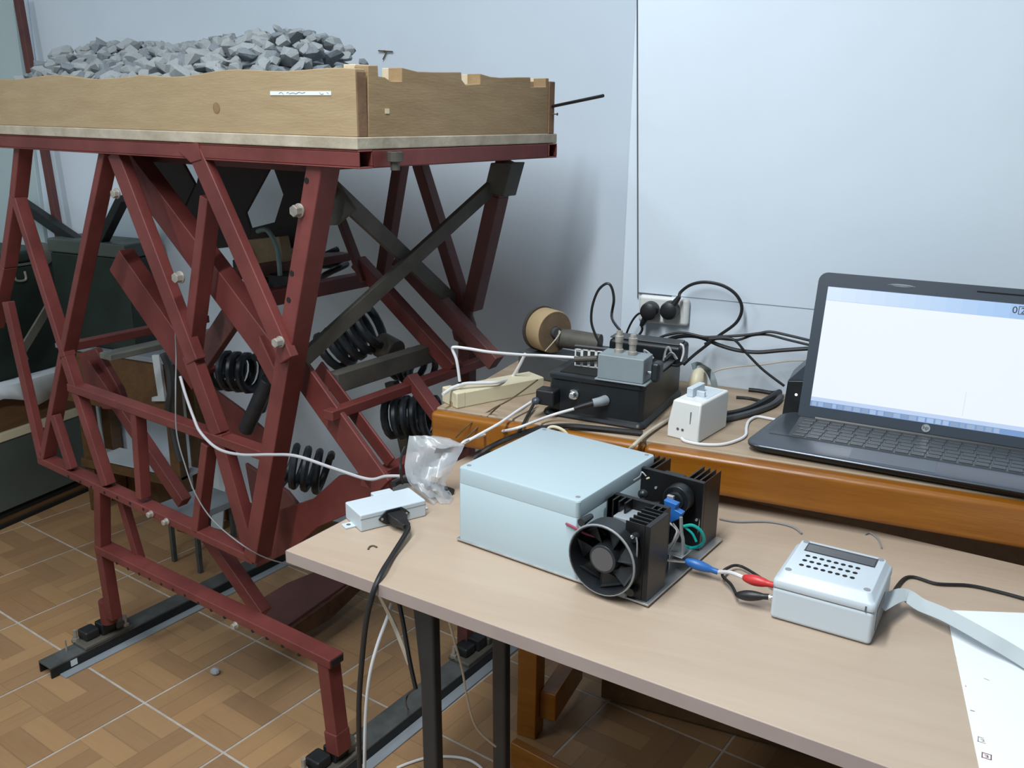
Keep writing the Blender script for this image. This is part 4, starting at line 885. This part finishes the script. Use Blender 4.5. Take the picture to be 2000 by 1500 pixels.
plug(1308, 606, 'right black round plug in the white wall socket, with a big cable loop', math.radians(58), [(1330, 570, 1.775), (1350, 556, 1.775), (1378, 551, 1.775), (1412, 558, 1.775), (1438, 576, 1.775), (1449, 602, 1.775), (1438, 630, 1.775), (1405, 655, 1.775), (1378, 676, 1.775), (1355, 694, 1.76), (1335, 712, 1.74)], .0033)
cable('cable', 'small black cable arch beside the left plug in the wall socket', [at_y(x, y, 1.77) for x, y in ((1258, 612), (1247, 613), (1236, 625), (1226, 645), (1221, 662))], .0022, 'rubber')
# black cables running from the case to behind the laptop
for lab, pts, r, m_, Y in (('black cable humped across the wall to the laptop, topmost of the bundle', ((1282, 664), (1300, 655), (1335, 650), (1375, 658), (1410, 657), (1450, 655), (1482, 651), (1505, 648), (1540, 655), (1586, 666)), .0026, 'rubber', 1.74),
    ('black cable just under the topmost one in the bundle by the wall', ((1376, 672), (1400, 662), (1440, 664), (1470, 655), (1500, 654), (1540, 664), (1590, 676)), .0024, 'rubber', 1.745),
    ('thick black cable sagging lowest in the bundle by the wall', ((1290, 672), (1315, 660), (1345, 656), (1372, 660), (1405, 674), (1440, 684), (1480, 688), (1530, 684), (1590, 680)), .004, 'rubber', 1.75),
    ('black cable slanting down from the bundle to the black block by the laptop', ((1385, 662), (1430, 662), (1458, 690), (1490, 722), (1532, 754)), .0026, 'rubber', 1.735),
    ('thin brown cable running along the wall to the laptop below the black bundle', ((1386, 736), (1400, 724), (1440, 716), (1490, 712), (1540, 705), (1580, 704)), .0016, 'beigec', 1.76)):
    cable('cable', lab, [at_y(x, y, Y) for x, y in pts], r, m_)
for lab, pts, r, m_ in (('thick dark cable curving on the bench between adapter and black block, upper one', ((1395, 812), (1438, 806), (1470, 796), (1500, 780), (1522, 766)), .0065, 'rubber'),
    ('thick dark cable curving on the bench between adapter and black block, lower one', ((1395, 822), (1438, 814), (1478, 803), (1510, 790), (1526, 775)), .006, 'rubber2'),
    ('black cable lying flat at the back of the bench by the wall', ((1462, 761), (1482, 763), (1508, 767), (1524, 764)), .004, 'rubber'),
    ('thin black cable lying on the bench behind the adapter', ((1438, 776), (1462, 778), (1485, 783), (1500, 786)), .003, 'rubber')):
    cable('cable', lab, [at_z(x, y, BZ+r) for x, y in pts], r, m_)
pk = at_z(1392, 752, BZ+.02); 
tag(MB().tube([at_z(1352, 716, BZ+CH+.006), at_z(1366, 712, BZ+CH+.006), at_y(1382, 722, 1.70), at_y(1392, 740, 1.69), at_y(1396, 757, 1.69)], 0, 4, 6, flat=(.012, .002), up=Y0).build('grey_strap', 'gbox'), 'grey flat strap bending down from the black case right rim', 'strap')
bs = at_y(1368, 738, 1.72); tag(MB().ball((bs[0], 1.70, BZ+.03), .018, .03, .03, 14, 10).build('cable_spool', 'cream', smooth=60), 'rounded cream thing behind the black case right side', 'spool')

# black block beside the laptop
kb = at_z(1527, 812, BZ); KX0, KX1 = kb[0], kb[0]+.038
blk = thing('power_brick', 'black block with a tiny lit lamp standing at the laptop rear left corner', 'power supply', (KX0+.015, kb[1]+.04, BZ))
hb_ = .068
MB().prism([np.array([KX0, kb[1], BZ]), np.array([KX1, kb[1], BZ]), np.array([KX1, kb[1], BZ+hb_+.004]), np.array([KX0+.004, kb[1], BZ+hb_])], Y0*.085).build('body', 'case', blk, bevel=.002)
MB().prism([np.array([KX0+.004, kb[1]+.003, BZ+hb_]), np.array([KX1, kb[1]+.003, BZ+hb_+.004]), np.array([KX1, kb[1]+.003, BZ+hb_+.040])], Y0*.075).build('slanted_top', 'lap', blk, bevel=.001)
c = on(1555, 771, (0, kb[1]-.0005, 0), Y0); c[0] = min(c[0], KX1-.004); MB().ball(c, .0025, .0012, .0025).build('indicator_lamp', mat('lamp_glow', (1, .95, .85), .4, emit=((1, .95, .85), 1.2)), blk)

# ---------------------------------------------------------------- laptop
L0 = at_z(1448, 882, BZ); LP = Frame(L0, -3.9); LW, LD = .526, .192
lap = thing('laptop', 'dark grey laptop with lit white screen, standing open on the workbench', 'laptop', LP(LW/2, LD/2, 0))
def lring(ins, z, zr=None, r=.028, n=6, f=0.):
    """outline of the base; f pulls the front edge back"""
    zr = z if zr is None else zr; out = []
    x0, x1, y0, y1 = ins, LW-ins, ins+f, LD-ins*.4
    for cx_, cy_, a0 in ((x1-r, y1-r, 0), (x0+r, y1-r, 90), (x0+r, y0+r, 180), (x1-r, y0+r, 270)):
        for k in range(n+1):
            a = math.radians(a0+90*k/n); xx, yy = cx_+r*math.cos(a), cy_+r*math.sin(a)
            xx += (.030 if xx < LW/2 else -.030)*max(0, yy/LD)
            out.append(LP(xx, yy, z+(zr-z)*yy/LD))
    return out
MB().loft([lring(.020, .0015), lring(.006, .004), lring(.0005, .010, .013), lring(0, .0135, .019)]).build('base', 'lapb', lap, smooth=50)
dk = MB().loft([lring(0, .0137, .0192), lring(.0006, .0155, .0212), lring(.004, .0168, .0228)]).build('deck', 'lapd', lap, smooth=50)
zz_ = lambda y: .0168+(.0228-.0168)*y/LD
def deckbox(mb, x0, x1, y0, y1, t, lift=0.):
    P = [LP(x0, y0, zz_(y0)+lift), LP(x1, y0, zz_(y0)+lift), LP(x1, y1, zz_(y1)+lift), LP(x0, y1, zz_(y1)+lift)]
    return mb.prism(P, RZ*t)
deckbox(MB(), .060, LW-.060, .066, .168, .0006).build('keyboard_bed', 'lapk', lap, bevel=.0003)
deckbox(MB(), .165, .290, .010, .056, .0004).build('touchpad', 'lap', lap, bevel=.0003)
deckbox(MB(), .030, LW-.030, .0615, .0623, .0003).build('palm_seam', 'lapb', lap, smooth=0)
kme = None; nrow, ncol = 6, 17
for j in range(nrow):
    for i in range(ncol):
        x = .066+i*.0230+(j % 3)*.002; y = .0700+j*.0160
        if kme is None:
            Fk = Frame((0, 0, 0), 0); k0 = MB().fbox(Fk, 0, .0198, 0, .0134, 0, .0016).build('key', 'lapk', bevel=0, smooth=0, origin=(0, 0, 0)); kme = k0.data; o = k0
            bmk = bmesh.new(); bmk.from_mesh(kme); bmesh.ops.bevel(bmk, geom=[e for e in bmk.edges if abs(e.verts[0].co.z-e.verts[1].co.z) > 1e-5 or max(v.co.z for v in e.verts) > .0015 and min(v.co.z for v in e.verts) > .0015], offset=.0006, segments=1, affect='EDGES'); bmk.to_mesh(kme); bmk.free()
        else: o = bpy.data.objects.new('key', kme); COL.objects.link(o)
        o.parent = lap; o.location = [float(q) for q in LP(x, y, zz_(y)+.0007)-np.array(lap['org'])]; o.rotation_euler = (0, 0, math.radians(-3.9))
# lid, leaning back
tilt = math.radians(15); LH = .257; lx0, lx1 = .0555, LW-.0555
hy, hz_ = .168, .0225
def LL(x, h, t): return LP(x, hy+h*math.sin(tilt)-t*math.cos(tilt)*-1, hz_+h*math.cos(tilt)-t*math.sin(tilt))
def lrect(x0, x1, h0, h1, t, r=0, n=5):
    if not r: return [LL(x0, h0, t), LL(x1, h0, t), LL(x1, h1, t), LL(x0, h1, t)]
    out = []
    for cx_, cy_, a0, rr_ in ((x1-r, h1-r, 0, r), (x0+r, h1-r, 90, r), (x0+.004, h0+.004, 180, .004), (x1-.004, h0+.004, 270, .004)):
        out += [LL(cx_+rr_*math.cos(math.radians(a0+90*k/n)), cy_+rr_*math.sin(math.radians(a0+90*k/n)), t) for k in range(n+1)]
    return out
MB().loft([lrect(lx0, lx1, 0, LH, .0006, .016), lrect(lx0, lx1, 0, LH, .008, .016), lrect(lx0+.004, lx1-.004, .003, LH-.004, .012, .014)]).build('lid', 'lap', lap, smooth=50)
MB().loft([lrect(lx0+.0006, lx1-.0006, .0006, LH-.0006, .0, .016), lrect(lx0+.0006, lx1-.0006, .0006, LH-.0006, .0006, .016)]).build('bezel', 'bez', lap, smooth=0)
sx0, sx1, s0, s1 = lx0+.018, lx1-.018, .0215, LH-.0245
fz = -(LL(0, 0, 1)-LL(0, 0, 0))
def spanel(name, a0, a1, b0, b1, m, par, t=-.0003):
    return MB().prism([LL(a0, b0, t), LL(a1, b0, t), LL(a1, b1, t), LL(a0, b1, t)], -fz*.0003).build(name, m, par, smooth=0)
def emat(name, c, s):
    return mat(name, tuple(x*.05 for x in c), .25, emit=(c, s))
scr = spanel('screen', sx0, sx1, s0, s1, emat('screen_page', (.83, .90, 1.0), .98), lap)
spanel('screen_header', sx0, sx1, s1-.024, s1, emat('screen_header', (.42, .62, .93), .85), scr, -.0005)
for i in range(12):
    t_ = i/11; x_ = sx0+(sx1-sx0)*.75*i/12; cc = tuple(np.array([.72, .85, 1.0])*(1-t_)+np.array([.42, .62, .93])*t_)
    spanel('screen_title', x_, x_+(sx1-sx0)*.75/12, s1-.0235, s1-.0005, emat('screen_title', cc, .92), scr, -.0006)
spanel('taskbar', sx0, sx1, s0, s0+.0095, emat('screen_taskbar', (.24, .40, .72), .8), scr, -.0005)
spanel('status_strip', sx0, sx1, s0+.0095, s0+.0165, emat('screen_status', (.56, .70, .95), .9), scr, -.0005)
rt_ = random.Random(3)
x = sx0+.003
while x < sx1-.09:
    wd = rt_.uniform(.006, .012); spanel('taskbar_button', x, x+wd, s0+.001, s0+.0085, emat('screen_button', tuple(np.array([.40, .54, .78])*rt_.uniform(.75, 1.2)), .8), scr, -.0007); x += wd+.003
spanel('page_rule', sx0+.240, sx0+.2406, s0+.02, s0+.06, emat('screen_rule', (.62, .72, .9), .9), scr, -.0005)
icon_m = mat('screen_icon', (.005, .01, .03), .5)
zx = LL(1, 0, 0)-LL(0, 0, 0); zy = LL(0, 1, 0)-LL(0, 0, 0)
ic = None
q_ = on(1976, 611, LL(0, 0, -.0012), fz); text_mesh('0', .0155, q_, zx, zy, icon_m, scr, 'screen_icon')
q_ = on(1990, 612, LL(0, 0, -.0012), fz); text_mesh('2', .0135, q_+zx*.002, zx, zy, icon_m, scr, 'screen_icon')
b0_ = np.array([(q_-LL(0, 0, 0))@zx, (q_-LL(0, 0, 0))@zy])
for a0, a1, c0, c1 in ((-.0012, -.0002, -.0008, .0115), (.0105, .0115, -.0008, .0115), (-.0012, .0115, -.0018, -.0008), (-.0012, .0115, .0105, .0115)):
    spanel('screen_icon', b0_[0]+a0, b0_[0]+a1, b0_[1]+c0, b0_[1]+c1, icon_m, scr, -.0011)
c = LL((lx0+lx1)/2+.0, .013, -.0004)
lo_ = MB().cyl(c, c+fz*.0009, .0066, .0066, 28).build('logo_badge', 'chrome', lap, smooth=0)
text_mesh('hp', .0090, c+fz*.0010-zx*.0049-zy*.0022, zx, zy, 'hole', lo_, 'logo_letters')
wc = on(1762, 552, LL(0, 0, 0), fz); a_ = [(wc-LL(0, 0, 0))@zx, LH-.0125]
MB().prism([LL(a_[0]+.022*math.cos(t), a_[1]+.0036*math.sin(t)+(.002 if math.sin(t) < 0 else -.0005), -.0002) for t in np.linspace(0, 2*math.pi, 25)[:-1]], fz*.0004).build('webcam_window', 'gbox', lap, smooth=0)  # pale tone paints the reflection on the webcam window
spanel('microphone_slot', lx1-.165, lx1-.02, LH-.0115, LH-.009, 'hole', lap)
MB().cyl(LP(lx0+.03, hy+.002, .0215), LP(lx1-.03, hy+.002, .0215), .0055, .0055, 12).build('hinge', 'lapb', lap)
for x in (.05, LW-.05):
    for y in (.03, LD-.04): MB().cyl(LP(x, y, 0), LP(x, y, .004), .007, .007, 12).build('rubber_foot', 'rubber', lap)
for x in (.108, .120): deckbox(MB(), x, x+.008, .1690, .1715, .0008).build('status_lamp', 'white', lap, smooth=0)

# ---------------------------------------------------------------- plastic bag behind the small mains box
bo = at_z(842, 976, DZ); BGn = nrm(np.array([-(bo-EYE)[0], -(bo-EYE)[1], 0])); BGx = np.cross(RZ, BGn)*1.0
BGx = np.array([-BGn[1], BGn[0], 0])
up_ = nrm(RZ*.93-BGn*.36)
def BP(x, y): return on(x, y, bo, np.cross(BGx, up_))
rows_ = [(851, 799, 848), (857, 798, 880), (869, 796, 907), (882, 794, 902), (895, 792, 894), (910, 790, 887), (925, 792, 879), (940, 797, 870), (952, 806, 872), (963, 818, 881), (974, 834, 886)]
mbb = MB(); nc = 13; rg = random.Random(4); sheets = []
for side in (1, -1):
    for i, (yy, xl, xr) in enumerate(rows_):
        for k in range(nc):
            f = k/(nc-1); e = min(1, 4*f*(1-f)*1.4)*min(1, i/2+.15)
            belly = .004+.016*(i/10)**1.5
            w_ = .0035*math.sin(f*9+i*1.3)+.003*math.sin(f*17-i*2.1+side)+rg.uniform(-.0025, .0025)
            if i == 2: w_ += .006
            mbb.v.append(BP(xl+(xr-xl)*f, yy)+BGn*(side*belly*e+w_*(.3+.7*e)))
nr = len(rows_)
for sd in (0, 1):
    o_ = sd*nr*nc
    for i in range(nr-1):
        for k in range(nc-1): mbb.f.append([o_+i*nc+k, o_+i*nc+k+1, o_+(i+1)*nc+k+1, o_+(i+1)*nc+k])
for i in range(nr-1):
    for k in (0, nc-1): mbb.f.append([i*nc+k, (i+1)*nc+k, nr*nc+(i+1)*nc+k, nr*nc+i*nc+k])
bag = mbb.build('plastic_bag', 'bag', smooth=40)
tag(bag, 'crumpled clear plastic bag between the small mains box and the pale enclosure', 'bag')
bc_ = thing('bag_contents', 'small dark metal parts lying in the bottom of the clear bag', 'parts', at_z(855, 962, DZ+.01))
for q in ((835, 950), (850, 958), (868, 955), (845, 965), (872, 966)):
    MB().ball(BP(*q)+BGn*.0, .007, .006, .006, 7, 5).build('part', 'rubber2' if q[0] != 850 else 'zinc', bc_)
cable('cable', 'black cable lying behind the small mains box and under the clear bag', [at_z(x, y, DZ+z) for x, y, z in ((768, 946, .014), (780, 940, .012), (800, 938, .010), (830, 944, .008), (860, 952, .007), (884, 960, .007))], .0055, 'rubber')
cable('cable', 'black cable arching up along the clear bag left edge', [at_z(786, 944, DZ+.008), BP(783, 925), BP(782, 905), BP(786, 885), BP(792, 872)], .0024, 'rubber')
# long pale cable from the frame across to the desk
cb = [onv(352, 735, 1.09), onv(362, 770, 1.085), onv(378, 815, 1.08), onv(392, 845, 1.07), onv(425, 876, 1.065), onv(470, 888, 1.06), onv(530, 888, 1.05), onv(580, 891, 1.04)]
ce = at_z(785, 930, DZ+.012); c1 = cb[-1]
cb += [c1+(ce-c1)*.35-RZ*.010, c1+(ce-c1)*.68-RZ*.018, c1+(ce-c1)*.85-RZ*.006, ce]
cable('cable', 'long pale grey cable hanging from the red frame across to the desk corner', cb, .0030, mat('pale_grey_cable', (.45, .45, .48), .5))
cable('cable', 'thin dark wire hanging down inside the red frame to the floor', [onv(342, 640, 1.13), onv(344, 700, 1.13), onv(343, 760, 1.09), onv(345, 845, 1.08), onv(362, 910, 1.08), onv(382, 965, 1.08), onv(415, 1015, 1.085), onv(470, 1062, 1.07), onv(520, 1090, 1.12), onv(575, 1105, 1.2)], .0014, 'grayc')

# ================================================================ BACKGROUND AT THE LEFT
def at_x(x, y, X): d = ray(x, y); return EYE + d*(X/d[0])
SX = -2.64
zA = [at_x(0, y, SX)[2] for y in (742, 775, 866, 874, 1008, 1032)]
st = thing('side_bench', 'low bench with brown wooden apron and grey-green panel front, at the left wall', 'bench', (SX-.2, 1.75, 0))
SF = Frame((SX, 1.35, 0), 90)           # x runs along the wall, y to the left
SL = WB-.02-1.35
MB().fbox(SF, 0, SL, .0, .44, zA[2], zA[2]+.03).build('shelf_edge', 'cream', st, bevel=.003)
MB().fbox(SF, 0, SL, .012, .44, zA[2]+.03, zA[1]+.012).build('apron', 'brown', st, bevel=.002)
MB().fbox(SF, 0, SL, -.01, .44, zA[1]+.012, zA[1]+.032).build('bench_top', 'brown', st, bevel=.003)
MB().fbox(SF, 0, SL, .006, .44, .055, zA[2]).build('panel', 'greeng', st, bevel=.002)
MB().fbox(SF, 0, SL, .02, .44, .026, .055).build('plinth', 'hole', st, bevel=.001)
MB().fbox(SF, 0, SL, .008, .44, .014, .026).build('plinth_strip', 'brown', st, bevel=.001)
MB().fbox(SF, 0, SL, .0, .44, 0, .014).build('plinth', 'hole', st, bevel=.001)
tz_ = zA[1]+.032
# dark green case on it
g1 = on(20, 640, (SX-.02, 0, 0), X0)
GC = Frame((SX-.03, 1.55, tz_), 90); gl = WB-.03-1.55
z_top = at_x(60, 481, SX-.10)[2]; z_lid = at_x(60, 517, SX-.03)[2]
gc = thing('equipment_case', 'dark green hard case with metal latch, standing on the side bench', 'case', (SX-.15, 1.8, tz_))
MB().fbox(GC, 0, gl, 0, .30, 0, z_lid-tz_).build('body', 'green', gc, bevel=.006)
MB().fbox(GC, -.004, gl+.002, -.004, .304, z_lid-tz_+.001, z_lid-tz_+.008).build('seam_band', 'greeng', gc, bevel=.001)
MB().fbox(GC, .0, gl, .0, .30, z_lid-tz_+.009, z_top-tz_).build('lid', 'green', gc, bevel=.012, seg=3)
lt = [on(x, y, (SX-.024, 0, 0), X0) for x, y in ((28, 522), (27, 535), (33, 548), (50, 546), (48, 530))]
MB().tube(lt, .004, 8, 5).build('latch', 'zinc', gc)
hd = on(112, 492, (SX-.02, 0, 0), X0); hd[1] = min(hd[1], WB-.08); MB().ball(hd, .02, .045, .04, 14, 8).build('handle', 'gbar', gc, smooth=60)
# white cloth hanging over the bench edge
cz = tz_+.004
poly = [np.array([SX-.25, 1.36, cz]), np.array([SX+.013, 1.36, cz])]
rg = random.Random(9); ys = np.linspace(1.38, 2.13, 18); mbk = MB(); rows_ = []
for i, y in enumerate(ys):
    h = .012+.030*(1+math.sin(i*.9+1))+rg.uniform(0, .02)
    rows_.append([np.array([SX-.026, y, cz+.003]), np.array([SX-.010, y, cz+.006+.003*math.sin(i*2.3)]), np.array([SX+.0145, y+rg.uniform(-.01, .01), cz-.004]), np.array([SX+.016+.004*(1+math.sin(i*1.3)), y+rg.uniform(-.012, .012), cz-.01-h])])
m4 = 4; vs = [p for r in rows_ for p in r]; vs2 = [p-np.array([.003, 0, .0]) for p in vs]
fs = []
for i in range(len(ys)-1):
    for k in range(3): fs += [[i*4+k, i*4+k+1, i*4+k+5, i*4+k+4]]
mbk.add(vs, fs)
ck = mbk.build('white_cloth', 'cloth', smooth=60); sm = ck.modifiers.new('thick', 'SOLIDIFY'); sm.thickness = .002
tag(ck, 'crumpled white cloth hanging over the side bench front edge', 'cloth')
# grey folding struts in front of the case
sg = thing('metal_strut', 'grey flat metal strut leaning in front of the dark green case', 'strut', (SX+.05, 1.8, tz_))
MB().beam(at_x(143, 520, SX+.06), at_x(38, 694, SX+.06), .030, .008, X0).build('strut', 'gbar', sg, bevel=.002)
MB().beam(at_x(12, 610, SX+.072), at_x(50, 705, SX+.072), .022, .008, X0).build('strut', 'gbar', sg, bevel=.002)
# brown table along the back wall, seen through the frame
TYF = 2.03; zc = at_y(250, 690, TYF)[2]; zap = at_y(250, 805, TYF)[2]; zsh = at_y(200, 900, TYF+.02)[2]
TX0, TX1 = at_y(120, 700, TYF)[0], at_y(330, 700, TYF)[0]
cu = thing('side_table', 'dark brown wooden table against the back wall behind the red frame', 'table', ((TX0+TX1)/2, 2.15, 0))
MB().fbox(WORLD, TX0-.01, TX1+.01, TYF-.01, WB-.014, zc-.016, zc).build('table_top', 'sheet', cu, bevel=.002)
MB().fbox(WORLD, TX0, TX1, TYF, TYF+.018, zap, zc-.016).build('apron', 'brown', cu, bevel=.002)
MB().fbox(WORLD, TX0+.02, TX1-.02, TYF+.02, WB-.03, zsh-.012, zsh).build('shelf', 'cloth', cu, bevel=.002)
MB().fbox(WORLD, TX0+.02, TX1-.02, TYF+.005, TYF+.02, zsh-.03, zsh).build('shelf_edge', 'brown', cu, bevel=.002)
for x in (TX0+.02, TX1-.06):
    for y in (TYF+.02, WB-.06): MB().fbox(WORLD, x, x+.04, y, y+.04, 0, zc-.016).build('leg', 'brown', cu, bevel=.002)
fw_ = [at_y(x, y, TYF-.014) for x, y in ((296, 694), (310, 694), (322, 784), (296, 784), (296, 776), (308, 774))]
tag(MB().prism(fw_, Y0*.012).build('white_bracket', 'cloth', bevel=.001), 'white L-shaped bracket hanging on the brown table front', 'bracket')
cable('hose', 'black hose bent down beside the white bracket on the brown table', [at_y(x, y, TYF-.03) for x, y in ((318, 690), (330, 720), (334, 760), (330, 800), (340, 850), (352, 900))], .011, 'rubber2', cat='hose')
zt2 = at_y(215, 474, TYF+.02)[2]
c2 = thing('storage_case', 'dark case with grey lid standing on the brown table behind the frame', 'case', ((TX0+TX1)/2-.1, 2.15, zc))
cx1 = at_y(252, 560, TYF+.01)[0]
MB().fbox(WORLD, TX0, cx1, TYF+.01, WB-.03, zc+.0005, zt2-.045).build('body', 'green', c2, bevel=.005)
MB().fbox(WORLD, TX0-.004, cx1+.004, TYF+.006, WB-.026, zt2-.044, zt2).build('lid', 'greeng', c2, bevel=.006)
# low grey platform behind the left rail, white sheets behind
gk = thing('low_platform', 'low grey-topped platform on short dark legs behind the red frame', 'platform', RF(-2.2, 1.55, 0))
MB().fbox(RF, -2.285, -2.125, 1.47, 1.655, .178, .2).build('platform_top', 'sheet', gk, bevel=.002)
for u in (-2.28, -2.155):
    for v in (1.50, 1.63): MB().fbox(RF, u, u+.013, v, v+.013, 0, .178).build('leg', 'duststeel', gk, bevel=.001)
WX0_, WX1_, WZ_ = TX1+.02, at_y(425, 930, 2.12)[0], at_y(370, 850, 2.18)[2]
tag(MB().prism([np.array([WX0_, 2.12, .001]), np.array([WX1_, 2.12, .001]), np.array([WX1_, 2.18, WZ_]), np.array([WX0_, 2.18, WZ_])], Y0*.006).build('white_board', 'cloth', bevel=.001), 'white board leaning low against the back wall behind the red frame', 'board')
